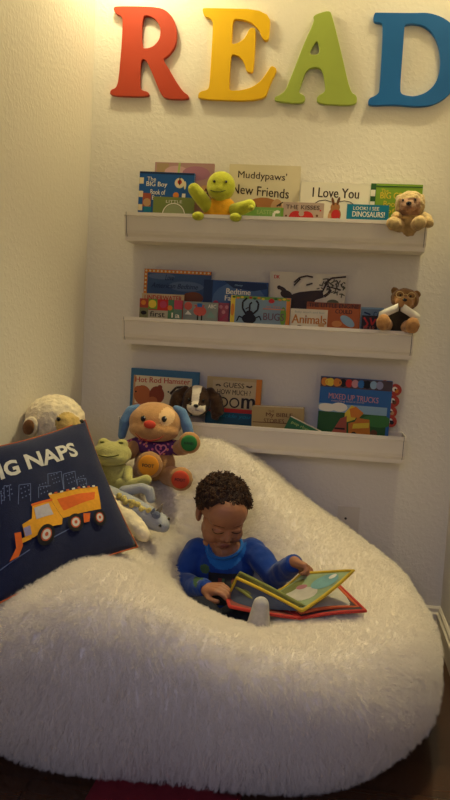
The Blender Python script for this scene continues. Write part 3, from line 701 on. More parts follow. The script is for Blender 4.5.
b = MB(); b.ball((-.012, -.081, .170), (.018, .009, .012), mat('nose_felt', '#d0442e', .8, .05, 50), 14); b.build('nose', t, True)
b = MB(); b.tube([(-.052, -.074, .140), (-.035, -.082, .128), (-.010, -.086, .123), (.015, -.082, .129), (.032, -.073, .142)], [.001, .0025, .0032, .0025, .001], mat('mouth_red', '#8e2f26', .8), 8); b.build('mouth', t, True)
for s in (-1, 1):
    if s < 0: pts = [((-.064, 0, .210), .011), ((-.084, -.01, .200), .014), ((-.097, -.016, .165), .0165), ((-.102, -.016, .124), .0125)]
    else: pts = [((.050, 0, .217), .011), ((.070, -.012, .209), .014), ((.088, -.020, .172), .017), ((.101, -.022, .134), .015)]
    blob('ear', [('ch', pts)], PBL, t, .004, 4)
SHIRT = bpy.data.materials.new('purple_flower_print'); SHIRT.use_nodes = True
nt = SHIRT.node_tree; vo = nt.nodes.new('ShaderNodeTexVoronoi'); vo.inputs['Scale'].default_value = 75; rp = nt.nodes.new('ShaderNodeValToRGB'); tc = nt.nodes.new('ShaderNodeTexCoord')
e = rp.color_ramp.elements; e[0].position = 0; e[0].color = srgb('#e3b54a'); e[1].position = .34; e[1].color = srgb('#5a2a66')
x = e.new(.2); x.color = srgb('#d86a9a'); rp.color_ramp.interpolation = 'CONSTANT'
nt.links.new(tc.outputs['Object'], vo.inputs['Vector']); nt.links.new(vo.outputs['Distance'], rp.inputs['Fac']); nt.links.new(rp.outputs['Color'], nt.nodes['Principled BSDF'].inputs['Base Color']); nt.nodes['Principled BSDF'].inputs['Roughness'].default_value = .8
blob('shirt', [('e', (0, 0, .098), (.064, .052, .032)), ('c', (-.05, -.01, .105), .022, (-.082, -.016, .09), .022), ('c', (.05, -.01, .105), .022, (.07, -.02, .10), .02)], SHIRT, t, .004, 5)
b = MB(); hp = []
for i in range(28):
    q = 2*PI*i/28; hp.append((.022+.0013*(16*math.sin(q)**3)*.75, -.0555, .100+.001*(13*math.cos(q)-5*math.cos(2*q)-2*math.cos(3*q)-math.cos(4*q))))
b.tube(hp, .0022, mat('heart_pink', '#e08aa8', .7), 6, True); b.build('heart_patch', t, True)
def padtext(mb, s, c, w, m):
    vs, fs, asp = text2d(s, .02); h = w/asp
    mb.add([(c[0]+(x-.5)*w, c[1], c[2]+(y-.5)*h) for x, y in vs], fs, m)
for (nm, chain, pad, r, col, word) in (('arm', [((.058, -.01, .10), .022), ((.085, -.03, .108), .024), ((.100, -.045, .128), .026)], (.104, -.070, .126), .027, '#2f7d3a', 'HAND'),
                                 ('arm', [((-.058, -.01, .10), .022), ((-.072, -.04, .08), .024)], None, 0, '', ''),
                                 ('leg', [((-.03, -.03, .03), .03), ((-.01, -.075, .052), .032)], (-.002, -.105, .056), .034, '#e39422', 'FOOT'),
                                 ('leg', [((.045, -.02, .02), .03), ((.085, -.06, .020), .032)], (.090, -.090, .022), .030, '#d24a2c', 'FOOT')):
    o = blob(nm, [('ch', chain)]+([('e', V(pad)+V((0, .014, 0)), (r+.006, .016, r+.006))] if pad else []), TAN, t, .005, 4)
    if pad:
        b = MB(); b.ball(pad, (r*.88, .006, r*.88), mat('pad_'+col[1:], col, .8, .05, 60), 18); b.add(*[[], []], INK) if False else None
        padtext(b, word, (pad[0], pad[1]-.0062, pad[2]), r*1.0, INK)
        b.build('paw_pad', o, True)
b = MB(); padtext(b, 'H', (.012, -.0515, .06), .007, WH); b.box((.005, -.0510, .053), (.019, -.046, .067), mat('tag_blue', '#4a4350', .8)); b.build('belly_tag', t)

# frog
t = empty('plush_frog', (-.592, 2.02, .463), 'pale lime plush frog slumped between the navy pillow and the tan puppy', 'soft toy', rot=(-.08, -.03, .05))
FG = plush('frog', '#b6b06a', .1); FD = mat('frog_mouth', '#5a5a24', .9)
blob('body', [('e', (0, 0, .04), (.050, .042, .048))], FG, t, .004, 5)
o = blob('head', [('e', (-.005, -.012, .105), (.058, .045, .036)), ('e', (-.030, -.010, .135), (.018, .016, .015)), ('e', (.024, -.010, .134), (.018, .016, .015)), ('e', (-.004, -.03, .094), (.052, .032, .022))], FG, t, .004, 5)
b = MB(); b.tube([(-.032, -.058, .105), (-.018, -.0612, .1015), (-.004, -.0618, .101), (.012, -.061, .1025), (.026, -.057, .107)], .0018, FD, 6); b.build('mouth', t, True)
for x in (-.030, .024):
    b = MB(); b.ball((x, -.0255, .1385), (.008, .003, .003), FD, 8); b.build('closed_eye', t, True)
blob('arm', [('ch', [((.042, -.01, .06), .015), ((.052, -.045, .038), .013)])], FG, t, .004, 4)
blob('leg', [('ch', [((.03, -.03, .02), .021), ((.075, -.05, .026), .018), ((.105, -.055, .040), .016)])], FG, t, .004, 4)
blob('leg', [('ch', [((-.03, -.03, .02), .021), ((-.06, -.06, .018), .018)])], FG, t, .004, 4)
blob('arm', [('ch', [((-.042, -.01, .06), .015), ((-.052, -.045, .03), .013)])], FG, t, .004, 4)

# grey unicorn lying down
t = empty('plush_unicorn', (-.52, 1.915, .412), 'pale grey plush unicorn with yellow mane lying on the white bag below the frog', 'soft toy')
UG = plush('unicorn_grey', '#a3a5a8', .06); UY = plush('unicorn_mane', '#d3bf6c', .1); UD = plush('unicorn_dark', '#6c7282', .08)
blob('body', [('ch', [((-.07, .02, .040), .045), ((-.01, .01, .030), .038), ((.05, -.01, .016), .032), ((.095, -.02, .004), .026)]), ('e', (.108, -.03, .0), (.018, .02, .02))], UG, t, .004, 5)
blob('leg', [('ch', [((-.02, .03, .068), .016), ((.03, .03, .082), .014), ((.052, .028, .076), .014), ((.058, .024, .055), .013)])], UG, t, .004, 4)
b = MB(); rr = random.Random(5)
for i in range(16):
    u = i/15; c = V((-.02+.095*u, -.022-.01*u, .064-.030*u)); b.ball(c+V((rr.uniform(-.004, .004), rr.uniform(-.006, .006), rr.uniform(-.005, .005))), rr.uniform(.006, .009), UY, 8)
b.build('mane', t, True)
b = MB(); b.tube([(.088, -.018, .030), (.096, -.020, .042), (.103, -.024, .056)], [.008, .005, .001], mat('horn_tan', '#8f8068', .6), 8); b.build('horn', t, True)
blob('ear', [('ch', [((.078, -.03, .030), .008), ((.083, -.034, .043), .004)])], UD, t, .003, 2)
blob('forelock', [('e', (.088, -.034, .026), (.013, .010, .012))], UD, t, .003, 3)
eyes(t, 'eye', ((.104, -.052, .004), .0042), ((.120, -.022, .016), .0042))

# cream animal behind the pillow
t = empty('plush_animal', (-.722, 1.99, .432), 'large fluffy cream plush animal with brown lined ears leaning behind the navy pillow', 'soft toy')
CF = plush('fluffy_cream', '#e9d9b6', .1); CI = plush('ear_brown', '#7a5230', .15); CMZ = plush('cream_muzzle', '#c9aa62', .1)
blob('body', [('e', (0, .02, .08), (.075, .07, .09))], CF, t, .006, 3, .008, .015)
blob('head', [('e', (-.022, -.045, .232), (.082, .08, .070)), ('e', (.03, -.085, .225), (.038, .04, .035))], [CF, CMZ], t, .004, 3, .008, .014, lambda c: 1 if (c-V((.038, -.105, .232))).length < .034 else 0)
o = blob('ear', [('e', (-.060, -.124, .220), (.022, .012, .028), (0, .2, 0))], CF, t, .003, 3, .003, .01)
blob('ear_lining', [('e', (-.060, -.137, .220), (.017, .009, .022), (0, .2, 0))], CI, o, .003, 3)
eyes(t, 'eye', ((.018, -.126, .246), .006), ((.066, -.080, .238), .006))
blob('leg', [('ch', [((.04, -.02, .05), .045), ((.14, -.08, .02), .036), ((.235, -.125, -.020), .026), ((.268, -.142, -.040), .019)])], CF, t, .005, 4, .006, .015)

# ------------------------------------------------------------------ navy truck pillow
TR = V((-.653, 1.93, .672)); BR = V((-.442, 1.74, .392)); TL = V((-.800, 1.57, .63)); BL = V((-.655, 1.40, .345))
PN = (TR-BL).cross(TL-BR).normalized()
def pil(u, v, side=1, off=0):
    # edges pulled in a little between the corners
    e = .06
    uu = u+(.5-u)*e*2*(1-(2*v-1)**2)*0; vv = v
    uu = .5+(u-.5)*(1-e*(1-(2*v-1)**2)); vv = .5+(v-.5)*(1-e*(1-(2*u-1)**2))
    p = BL*(1-uu)*(1-vv)+BR*uu*(1-vv)+TL*(1-uu)*vv+TR*uu*vv
    h = .05*(max(0, 1-(2*u-1)**4)*max(0, 1-(2*v-1)**4))**.8
    h += .0022*math.sin(17*u+9*v)*math.sin(11*v-5*u)*4*u*(1-u)*4*v*(1-v)*2
    return p+PN*(side*h+off)
pc = (BL+BR)/2
root = empty('throw_pillow', pc, 'navy throw pillow with a yellow dump truck and white words on the white bag', 'pillow')
NAVY = mat('navy_canvas', '#192040', .85, .12, 160, .5, 500, .15, .15)
b = MB(); n = 30
for s in (1, -1):
    vs = [pil(i/n, j/n, s)-pc for i in range(n+1) for j in range(n+1)]
    b.add(vs, [(i*(n+1)+j, (i+1)*(n+1)+j, (i+1)*(n+1)+j+1, i*(n+1)+j+1) for i in range(n) for j in range(n)], NAVY)
o = b.build('pillow_cover', root, True)
bm = bmesh.new(); bm.from_mesh(o.data); bmesh.ops.remove_doubles(bm, verts=bm.verts, dist=1e-5); bmesh.ops.recalc_face_normals(bm, faces=bm.faces); bm.to_mesh(o.data); bm.free()
b = MB(); k = 24
ed = [(i/k, 0) for i in range(k)]+[(1, i/k) for i in range(k)]+[(1-i/k, 1) for i in range(k)]+[(0, 1-i/k) for i in range(k)]
b.tube([pil(u, v)-pc for u, v in ed], .0018, mat('orange_piping', '#b5562a', .8, .1, 90), 8, True); b.build('piping', root, True)
def refine(pts2, faces, maxe=.05):
    bm = bmesh.new(); vv = [bm.verts.new((x, y, 0)) for x, y in pts2]
    for f in faces:
        try: bm.faces.new([vv[i] for i in f])
        except ValueError: pass
    bmesh.ops.triangulate(bm, faces=bm.faces)
    for _ in range(4):
        es = [e for e in bm.edges if e.calc_length() > maxe]
        if not es: break
        bmesh.ops.subdivide_edges(bm, edges=es, cuts=1); bmesh.ops.triangulate(bm, faces=[f for f in bm.faces if len(f.verts) > 3])
    bm.verts.index_update()
    r = [(v.co.x, v.co.y) for v in bm.verts], [tuple(v.index for v in f.verts) for f in bm.faces]
    bm.free(); return r
class Patch:
    def __init__(s): s.b = MB(); s.k = 1
    def poly(s, L, m):
        vs, fs = refine(L, [tuple(range(len(L)))]); s.b.add([pil(u, v, 1, .0006+.00035*s.k)-pc for u, v in vs], fs, m); s.k += 1
    def disc(s, c, r, m, sx=1.0):
        s.poly([(c[0]+r*sx*math.cos(2*PI*i/22), c[1]+r*math.sin(2*PI*i/22)) for i in range(22)], m)
    def text(s, t, P0, PR, PU, m, bold):
        vs, fs, asp = text2d(t, bold); vs, fs = refine([(P0[0]+x*PR[0]+y*PU[0], P0[1]+x*PR[1]+y*PU[1]) for x, y in vs], fs, .06)
        s.b.add([pil(u, v, 1, .0012)-pc for u, v in vs], fs, m)
    def line(s, pts, r, m):
        for (a, b_), (c, d) in zip(pts, pts[1:]):
            l = math.hypot(c-a, d-b_) or 1; nx, ny = -(d-b_)/l*r, (c-a)/l*r
            q = s.k; s.poly([(a+nx, b_+ny), (a-nx, b_-ny), (c-nx, d-ny), (c+nx, d+ny)], m); s.k = q
        s.k += 1
def felt(n, c): return mat('felt_'+n, c, .85, .08, 120, .3, 500)
FW = felt('silver', '#c5c3bb'); FY = felt('mustard', '#d6961f'); FO = felt('orange', '#cf5f1d'); FK = felt('black', '#0e0e14'); FGR = felt('window', '#a9a5b0'); FST = felt('stitch', '#5d6c96'); FRED = felt('hub', '#b5502e'); FV = felt('lamp', '#8f86a8')
p = Patch()
p.text('NAPS', (.298, .715), (.43, -.014), (.0, .126), FW, .028); p.text('BIG', (.022, .715), (.218, -.008), (.0, .122), FW, .035)
p.b.build('word_patch', root)
for L in ([(0.098, 0.571), (0.113, 0.667), (0.143, 0.654), (0.13, 0.556)], [(0.176, 0.51), (0.204, 0.633), (0.279, 0.612), (0.257, 0.496)], [(0.313, 0.497), (0.326, 0.568), (0.424, 0.552)], [(0.404, 0.565), (0.433, 0.646), (0.544, 0.634), (0.514, 0.498)], [(0.516, 0.497), (0.553, 0.608), (0.647, 0.6), (0.627, 0.491)], [(0.627, 0.491), (0.644, 0.538), (0.727, 0.528), (0.713, 0.474)], [(.03, .56), (.045, .64), (.09, .63), (.08, .56)]):
    p = Patch(); p.line(L, .0022, FST)
    cx = sum(q[0] for q in L)/len(L); cy = sum(q[1] for q in L)/len(L)
    for i in (-1, 0, 1):
        for j in (-1, 0, 1): p.line([(cx+i*.022, cy+j*.03+.01), (cx+i*.022+.008, cy+j*.03+.009)], .004, FST)
    p.b.build('stitched_building', root)
p = Patch(); p.line([(.0, .17), (.2, .2)], .003, FST); p.b.build('stitched_road', root)
p = Patch(); p.line([(.36, .21), (.48, .225)], .003, FST); p.b.build('stitched_road', root)
p = Patch()
p.poly([(0.386, 0.498), (0.581, 0.471), (0.803, 0.448), (0.758, 0.284), (0.459, 0.311)], FY); p.poly([(0.446, 0.449), (0.762, 0.412), (0.73, 0.363), (0.477, 0.357)], FO)
for i in range(9): u = .39+.045*i; p.line([(u, .499-.12*(u-.386)), (u+.024, .497-.12*(u-.386))], .006, [FW, FRED][i % 2])
p.poly([(0.6, 0.287), (0.656, 0.276), (0.631, 0.223), (0.588, 0.226)], FO)
p.poly([(0.255, 0.459), (0.394, 0.448), (0.447, 0.309), (0.428, 0.267), (0.33, 0.28), (0.225, 0.257), (0.172, 0.271), (0.166, 0.368), (0.231, 0.378)], FY)
p.poly([(0.248, 0.474), (0.403, 0.46), (0.402, 0.443), (0.25, 0.457)], FO); p.poly([(0.261, 0.44), (0.368, 0.435), (0.384, 0.352), (0.256, 0.36)], FGR)
p.poly([(0.168, 0.341), (0.21, 0.339), (0.213, 0.281), (0.174, 0.286)], FV); p.poly([(0.152, 0.285), (0.209, 0.277), (0.209, 0.254), (0.148, 0.255)], FY)
p.poly([(0.113, 0.338), (0.15, 0.325), (0.153, 0.239), (0.124, 0.189), (0.072, 0.188), (0.09, 0.213), (0.114, 0.245)], FO)
for c, r in (((.302, .24), .063), ((.523, .246), .060), ((.711, .224), .054)):
    p.disc(c, r, FK, .95); p.disc(c, r*.62, FRED, .95); p.disc(c, r*.48, FW, .95); p.disc(c, r*.2, FRED, .95)
p.b.build('truck_patch', root)

# ------------------------------------------------------------------ the child
SKIN = bpy.data.materials.new('skin'); SKIN.use_nodes = True
bs = SKIN.node_tree.nodes['Principled BSDF']; bs.inputs['Base Color'].default_value = srgb('#9c6849'); bs.inputs['Roughness'].default_value = .55
bs.inputs['Subsurface Weight'].default_value = .15; bs.inputs['Subsurface Radius'].default_value = (.01, .004, .002); bs.inputs['Subsurface Scale'].default_value = .5
LIP = mat('lip_skin', '#8a5040', .5); LASH = mat('eyelash', '#1d120c', .7); BROW = mat('eyebrow', '#6a432d', .8); NAIL = mat('nail', '#b8866a', .35)
HM = Matrix.Translation((-.266, 1.970, .446)) @ Matrix.Rotation(.42, 4, 'Z') @ Matrix.Rotation(.50, 4, 'X')
def H(p): return HM @ V(p)
def hp(p): # ellipsoid/capsule prims in head space
    out = []
    for q in p:
        if q[0] == 'e':
            vs, fs = sphere(q[1], q[2] if isinstance(q[2], tuple) else (q[2],)*3, q[3] if len(q) > 3 else None)
        else: vs, fs = capsule(*q[1:])
        out.append(('m', [H(v) for v in vs], fs))
    return out
head = [('e', (0, .012, .020), (.067, .076, .062)), ('e', (0, -.022, -.022), (.056, .053, .056)), ('e', (.029, -.037, -.050), .028), ('e', (-.029, -.037, -.050), .028), ('e', (0, -.047, -.072), (.026, .022, .018)), ('e', (0, -.040, .022), (.054, .038, .048)),
        ('c', (0, -.071, -.012), .0055, (0, -.081, -.032), .0085), ('e', (.0095, -.075, -.036), .0070), ('e', (-.0095, -.075, -.036), .0070),
        ('e', (.026, -.0665, -.012), (.0140, .0085, .0075)), ('e', (-.026, -.0665, -.012), (.0140, .0085, .0075)),
        ('e', (0, -.0755, -.0535), (.016, .0075, .0050)), ('e', (0, -.0735, -.0615), (.013, .0075, .0055)),
        ('e', (.0635, .010, -.018), (.009, .018, .027), (0, .15, .35)), ('e', (-.0635, .010, -.018), (.009, .018, .027), (0, -.15, -.35)), ('c', (0, .02, -.05), .036, (0, .035, -.10), .038)]
body = hp(head)
SH = {0: (V((-.338, 2.005, .315)), V((-.376, 1.950, .236)), V((-.280, 1.838, .268))), 1: (V((-.182, 2.005, .330)), V((-.108, 1.925, .288)), V((-.058, 1.822, .364)))}
neck = V((-.262, 2.000, .345))
body += [('c', H((0, .03, -.075)), .036, neck-V((0, -.005, .02)), .042), ('e', (-.262, 2.005, .27), (.080, .055, .075)), ('e', (-.260, 1.985, .20), (.080, .065, .075)), ('e', (-.258, 1.965, .15), (.082, .07, .05)),
         ('c', (-.330, 2.005, .318), .030, (-.19, 2.005, .328), .030)]
for k in (0, 1):
    s, e, w = SH[k]; body += [('ch', [(s, .028), (e, .024), (w, .0175)])]
LEGS = [[V((-.305, 1.94, .145)), V((-.285, 1.80, .215)), V((-.225, 1.69, .225))], [V((-.215, 1.94, .145)), V((-.165, 1.79, .215)), V((-.128, 1.67, .235))]]
for L in LEGS: body += [('ch', [(L[0], .045), (L[1], .036), (L[2], .024)])]
FOOT = [(LEGS[1][2], V((-.124, 1.635, .272)), V((-.121, 1.625, .322))), (LEGS[0][2], V((-.225, 1.672, .20)), V((-.222, 1.668, .245)))]
for f in FOOT: body += [('ch', [(f[0], .022), (f[1], .020), (f[2], .014)])]
nails = []
def hand(W, d, n, curls, ts, curl_t=.5):
    d = V(d).normalized(); n = V(n); n = (n-d*n.dot(d)).normalized(); s = d.cross(n)
    pr_ = []; ln = [.034, .039, .036, .028]
    for i in range(4):
        off = (i-1.5)*.0118*ts
        K = W+d*(.044-.003*abs(i-1.2))+s*off
        pr_.append(('c', W+s*off*.55+d*.004, .0125, K, .0088))
        p = K; a = 0; r = .0066
        for q, f in enumerate((.45, .31, .26)):
            a += curls[i]*(.9 if q == 0 else 1.1)
            dd = d*math.cos(a)+n*math.sin(a); p2 = p+dd*ln[i]*f
            pr_.append(('c', p, r, p2, r-.0006)); p = p2; r -= .0006
        nn = dd.cross(s); nails.append((p-n*0, dd, s))
    T = W+d*.012-s*ts*.016+n*.004
    t1 = T+(d*.55-s*ts*.7+n*.45*1)*.020; t2 = t1+(d*.85-s*ts*.05+n*curl_t)*.018; t3 = t2+(d*.75+s*ts*.25+n*curl_t)*.012
    pr_ += [('ch', [(T, .0105), (t1, .0082), (t2, .0070), (t3, .006)])]
    return pr_
# left of picture: fingers under the lifted book edge, thumb on top; other hand grips the page corner
body += hand(SH[0][2], (.86, -.42, .24), (.25, .10, -.9), [.35, .4, .42, .45], 1, .25)
body += hand(SH[1][2], (.84, -.48, -.12), (-.25, -.5, -.8), [.75, .8, .8, .85], -1, .7)
HMi = HM.inverted()
def skf(c):
    q = HMi @ c
    if abs(q.x) < .07 and -.11 < q.z < .06 and q.y < -.04:
        if (q.x/.0135)**2+((q.z+.0575)/.0085)**2 < 1 and q.y < -.066: return 1
    return 0
person = blob('person', body, [SKIN, LIP, LASH, BROW], None, .0022, 4, 0, .03, skf)
pp = Matrix.Translation((-.26, 1.965, .11)); person.data.transform(pp.inverted()); person.location = (-.26, 1.965, .11)
tag(person, 'small child in a blue long sleeved shirt reading a cloth book on the white bag', 'person')
from mathutils.bvhtree import BVHTree
_bv = BVHTree.FromPolygons([person.matrix_basis @ v.co if False else pp @ v.co for v in person.data.vertices], [tuple(p.vertices) for p in person.data.polygons])
def on_face(x, z):
    o_ = H((x, -.2, z)); d_ = (H((x, 0, z))-o_).normalized(); h = _bv.ray_cast(o_, d_)
    return h[0] if h[0] is not None else H((x, -.06, z))
def kid(o):
    o.data.transform(pp.inverted()); o.parent = person; return o
for sd in (-1, 1):
    us = [k/6 for k in range(-6, 7)]
    b = MB(); b.tube([on_face(sd*.0255+.0145*u, -.0135-.0035*(1-u*u)) for u in us], [.0009+.0011*(1-u*u) for u in us], LASH, 6); kid(b.build('eyelashes', None, True))
    b = MB(); b.tube([on_face(sd*.0265+.0150*u, .0035+.0035*(1-u*u)-sd*u*.0008) for u in us], [.0006+.0011*(1-u*u) for u in us], BROW, 6); kid(b.build('eyebrow', None, True))
# hair: tight curls over the scalp
b = MB(); rr = random.Random(11); HAIR = mat('dark_curls', '#34211a', .7, .3, 90, 0, 200, 0, .3)
HAIR2 = mat('brown_curls', '#4a2f1d', .65, .2, 90, 0, 200, 0, .3)
vs, fs = sphere((0, .014, .022), (.070, .079, .065), None, 28, 18)
vs = [V(v) for v in vs]
def hairy(q):   # scalp region in head space
    if q.z > .039: return True
    lim = .039-.95*(q.y+.047) if q.y > -.047 else .05
    return q.z > max(-.062, lim if abs(q.x) < .2 else 0) if q.y < .012 else q.z > -.060
keep = [f for f in fs if all(hairy(vs[i]) for i in f)]
b.add([H(v) for v in vs], keep, HAIR)
cnt = 0
while cnt < 760:
    th = math.acos(rr.uniform(-1, 1)); ph = rr.uniform(0, 2*PI)
    n_ = V((math.sin(th)*math.cos(ph), math.sin(th)*math.sin(ph), math.cos(th)))
    q = V((n_.x*.070, .014+n_.y*.079, .022+n_.z*.065))
    if not hairy(q) or (q.y < .03 and not hairy(q-V((0, 0, .026 if q.y < -.03 else .012)))): continue
    cnt += 1
    a = n_.orthogonal().normalized(); c_ = n_.cross(a); rot = rr.uniform(0, 6.28); rad = rr.uniform(.0035, .0062); hgt = rr.uniform(.006, .0125) if n_.z > -.1 else rr.uniform(.004, .008)
    pts = []; lean = (a*math.cos(rot)+c_*math.sin(rot))*.3+V((0, 0, .15))
    for k in range(11):
        u = k/10; ang = rot+u*9
        pts.append(H(q+(n_+lean*u)*hgt*u+(a*math.cos(ang)+c_*math.sin(ang))*rad*(1-.3*u)))
    b.tube(pts, [.0019*(1-.5*(k/10)) for k in range(11)], HAIR if rr.random() < .6 else HAIR2, 5)
kid(b.build('hair', None, True))
# shirt
SHB = mat('royal_blue_jersey', '#163a88', .85, .08, 40, .3, 300, .2, .15); SHL = mat('bright_blue_jersey', '#1d63b0', .85, .08, 40, .3, 300, .2, .15)
PRD = mat('shirt_print_dark', '#1a1a22', .8); PRG = mat('shirt_print_green', '#3c5a3a', .8); PRR = mat('shirt_print_red', '#6e2a28', .8); PRW = mat('shirt_print_pale', '#9a94a0', .8)
sh = [('e', (-.262, 2.005, .268), (.091, .066, .078)), ('e', (-.260, 1.985, .20), (.092, .080, .075)), ('e', (-.258, 1.97, .155), (.095, .084, .035)), ('c', (-.332, 2.005, .312), .035, (-.187, 2.005, .324), .035)]
for k in (0, 1):
    s, e, w = SH[k]; d = (w-e).normalized()
    sh += [('ch', [(s, .037), ((s+e)/2+V((0, 0, .002)), .035), (e, .032), (w-d*.012, .0255)])]
def shf(c):
    x, z = c.x+.255, c.z
    if c.y < 1.99 and abs(x) < .075:
        if (x/.058)**2+((z-.350)/.062)**2 < 1 and z > .262: return 1
        if c.y < 1.965:
            if ((x+.050)/1.2)**2+(z-.283)**2 < .012**2: return 3
            if abs(x-.022) < .050 and .252 < z < .266: return [2, 4, 3, 2][int((x+1)*110) % 4]
            if abs(x-.022) < .060 and .20 < z < .278: return 2
    return 0
shirt = kid(blob('shirt', sh, [SHB, SHL, PRD, PRG, PRR], None, .0035, 5, .008, .035, shf))
bm = bmesh.new(); bm.from_mesh(shirt.data)
kill = [f_ for f_ in bm.faces if (lambda c: c.y < 2.0 and ((c.x+.256)/.043)**2+((c.z-.352)/.036)**2 < 1)(pp @ f_.calc_center_median())]
bmesh.ops.delete(bm, geom=kill, context='FACES'); bm.to_mesh(shirt.data); bm.free()
# neck opening ribbing
b = MB(); ring = []
for i in range(28):
    q = 2*PI*i/28; ring.append(V((-.256+.046*math.cos(q), 1.982+.036*math.sin(q), .342+.024*math.sin(q)+.006*math.cos(q))))
b.tube(ring, .0045, SHL, 8, True); kid(b.build('collar', None, True))
for k in (0, 1):
    s, e, w = SH[k]; d = (w-e).normalized(); c0 = w-d*.004
    b = MB(); b.tube([c0-d*.014, c0-d*.007, c0, c0+d*.006], [.0245, .0243, .0235, .0225], SHB, 18); kid(b.build('cuff', None, True))
JEAN = mat('navy_jersey', '#161a2a', .9, .1, 60, .3, 300)
pr_ = [('e', (-.258, 1.965, .14), (.098, .085, .05))]
for L in LEGS: pr_ += [('ch', [(L[0], .058), (L[1], .045), (L[1]*.25+L[2]*.75, .032)])]
kid(blob('trousers', pr_, JEAN, None, .004, 5, .004, .03))
SOCK = mat('grey_sock', '#b4b0aa', .9, .08, 120, .5, 400)
for f in FOOT: kid(blob('sock', [('ch', [(f[0], .028), (f[1], .027), (f[2], .019)])], SOCK, None, .003, 4))

# ------------------------------------------------------------------ cloth book in the child's hands
root = empty('cloth_book', (-.026, 1.66, .300), 'open cloth book with yellow and red edged pages in the child\'s hands', 'book')
O = V((-.026, 1.66, .300))
def page(name, c, sag, m_in, m_out, edge, th=.006, art=None, full=True):
    """c: near spine, near outer, far outer, far spine"""
    c = [V(q)-O for q in c]; n = 14
    nrm = (c[1]-c[0]).cross(c[3]-c[0]).normalized()
    def S(u, v, h=0): return c[0]*(1-u)*(1-v)+c[1]*u*(1-v)+c[2]*u*v+c[3]*(1-u)*v+nrm*(sag*math.sin(PI*u)*(.6+.4*v)+h)
    b = MB()
    for s, m in ((1, m_in), (-1, m_out)):
        vs = [S(i/n, j/n, s*th/2*min(1, 6*min(i/n, 1-i/n, j/n, 1-j/n)+.25)) for i in range(n+1) for j in range(n+1)]
        b.add(vs, [(i*(n+1)+j, (i+1)*(n+1)+j, (i+1)*(n+1)+j+1, i*(n+1)+j+1) for i in range(n) for j in range(n)], m)
    if art:
        for (pts, m, k) in art:
            for sgn in ((1,) if k > 0 else (-1,)):
                vs2, fs2 = refine(pts, [tuple(range(len(pts)))], .08)
                b.add([S(u, v, sgn*(th/2+.0004*abs(k))) for u, v in vs2], fs2, m)
    o = b.build(name, root, True)
    e = MB(); k = 10
    ed = [(i/k, 0) for i in range(k)]+[(1, i/k) for i in range(k)]+[(1-i/k, 1) for i in range(k)]+[(0, 1-i/k) for i in range(k)]
    e.tube([S(u, v) for u, v in (ed if full else ed[:2*k+1])], .0042, edge, 8, full)
    e.build('binding', o, True)
    return o
CB = lambda n, c: mat('cloth_'+n, c, .8, .1, 40, .3, 300)
EY = CB('yellow_binding', '#c9a92e'); ER = CB('red_binding', '#b3332a'); EO = CB('orange_binding', '#bf5a30'); PGR = CB('sage_page', '#8a9a72'); PBL2 = CB('grey_blue_page', '#5c6478'); PW = CB('pale_page', '#b3ada0'); PA = CB('aqua_print', '#6f9a9a'); POL = CB('olive_print', '#6b6f3a'); PRO = CB('rose_print', '#a06a70'); PDK = CB('dark_cover', '#3a4258')
def el(cx, cy, rx, ry, n=16): return [(cx+rx*math.cos(2*PI*i/n), cy+ry*math.sin(2*PI*i/n)) for i in range(n)]
Cn = (-.026, 1.66, .306); Bk = (.084, 1.72, .392); Af = (-.037, 1.80, .346); Sf = (-.130, 1.765, .285)
page('page', [Cn, Bk, Af, Sf], -.008, PGR, PW, EY, .006, [(el(.35, .45, .22, .3), PW, 1), (el(.72, .3, .2, .22), PA, 1.6), (el(.5, .8, .3, .12), POL, 1.4), (el(.2, .75, .08, .1), PRO, 2), (el(.55, .62, .08, .1), PRO, 2.2), (el(.85, .25, .06, .06), CB('white_print', '#d0ccc0'), 2.2)])
page('page', [(-.028, 1.664, .303), (-.198, 1.80, .318), (-.222, 1.835, .250), (-.176, 1.725, .272)], .010, PDK, PBL2, EY, .007, [(el(.6, .35, .2, .2), PRO, -1), (el(.55, .6, .12, .1), PDK, -1.6), (el(.3, .4, .15, .2), PDK, -1.3), (el(.8, .5, .12, .3), CB('slate_print', '#6c7088'), -1.2)], False)
page('page', [(-.024, 1.672, .311), (-.192, 1.812, .328), (-.215, 1.85, .280), (-.15, 1.74, .290)], .014, POL, POL, CB('olive_binding', '#7a7f40'), .006)
page('page', [(-.030, 1.668, .297), (.100, 1.700, .311), (.045, 1.835, .318), (-.10, 1.80, .285)], .010, PW, PW, EO, .006)
page('cover', [(-.030, 1.660, .287), (.116, 1.682, .312), (.048, 1.850, .316), (-.10, 1.80, .284)], .006, CB('dark_page', '#4a3a3a'), CB('red_cover', '#7a3a34'), ER, .007)
page('cover', [(-.030, 1.657, .288), (-.200, 1.698, .282), (-.218, 1.79, .262), (-.12, 1.77, .276)], .004, PDK, CB('red_cover', '#7a3a34'), ER, .007)

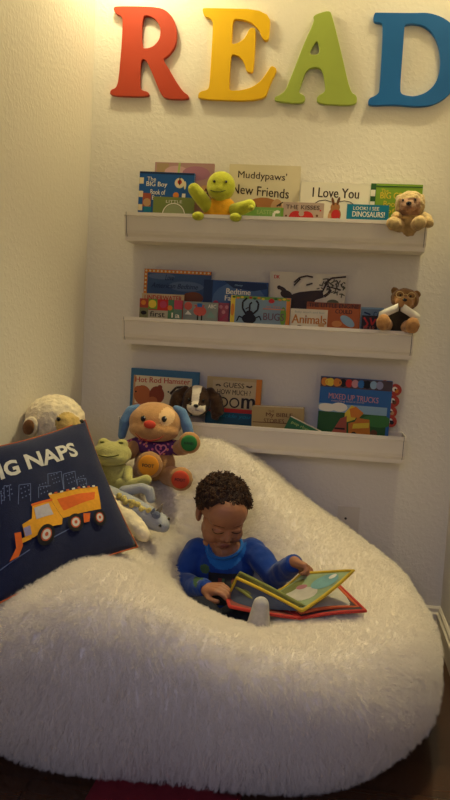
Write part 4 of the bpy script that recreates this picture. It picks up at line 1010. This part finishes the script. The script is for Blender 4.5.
# ------------------------------------------------------------------ lamps, surroundings, camera
def lamp(name, loc, power, col, r):
    l = bpy.data.lights.new(name, 'POINT'); l.energy = power; l.color = col; l.shadow_soft_size = r
    o = bpy.data.objects.new(name, l); o.location = loc; C.objects.link(o); return o
WARM = (1.0, .88, .49)
lamp('lamp_right', (.30, 2.18, 2.33), 3.7, WARM, .03)
lamp('lamp_left', (-.70, 2.20, 2.20), 9.0, WARM, .03)
l = bpy.data.lights.new('lamp_right_beam', 'SPOT'); l.energy = 70; l.color = WARM; l.shadow_soft_size = .03; l.spot_size = math.radians(68); l.spot_blend = 1
o = bpy.data.objects.new('lamp_right_beam', l); C.objects.link(o); o.location = (.30, 2.18, 2.33)
o.rotation_euler = (V((-.12, 1.72, .35))-o.location).to_track_quat('-Z', 'Y').to_euler()
w = bpy.data.worlds.new('dim_room'); SC.world = w; w.use_nodes = True
w.node_tree.nodes['Background'].inputs['Color'].default_value = (.74, .74, 1.0, 1); w.node_tree.nodes['Background'].inputs['Strength'].default_value = .12

# added cool fill light behind the camera, narrowed onto the bag front
l = bpy.data.lights.new('cool_room_fill', 'AREA'); l.shape = 'RECTANGLE'; l.size = .9; l.size_y = .9; l.energy = 1.25; l.spread = math.radians(62); l.color = (.70, .68, 1.0)
o = bpy.data.objects.new('cool_room_fill', l); C.objects.link(o); o.location = (-.25, -.75, 1.45)
o.rotation_euler = (V((-.15, 1.45, .2))-o.location).to_track_quat('-Z', 'Y').to_euler()

f, pitch, yaw, roll = 740., math.radians(-5.5), math.radians(-8), math.radians(3.1)
cd = bpy.data.cameras.new('camera'); cam = bpy.data.objects.new('camera', cd); C.objects.link(cam); SC.camera = cam
cd.sensor_fit = 'VERTICAL'; cd.sensor_height = 36; cd.lens = 36*f/800; cd.clip_start = .02
cy, sy, cp, sp = math.cos(yaw), math.sin(yaw), math.cos(pitch), math.sin(pitch)
F = V((sy*cp, cy*cp, sp)); Rr = V((cy, -sy, 0)); Up = Rr.cross(F)
r2 = Rr*math.cos(roll)+Up*math.sin(roll); u2 = -Rr*math.sin(roll)+Up*math.cos(roll)
M = Matrix((r2, u2, -F)).transposed().to_4x4(); M.translation = (0, 0, .94); cam.matrix_world = M
SC.view_settings.view_transform = 'Standard'; SC.view_settings.look = 'None'; SC.view_settings.gamma = 1; SC.view_settings.exposure = .08
SC.view_settings.use_curve_mapping = False
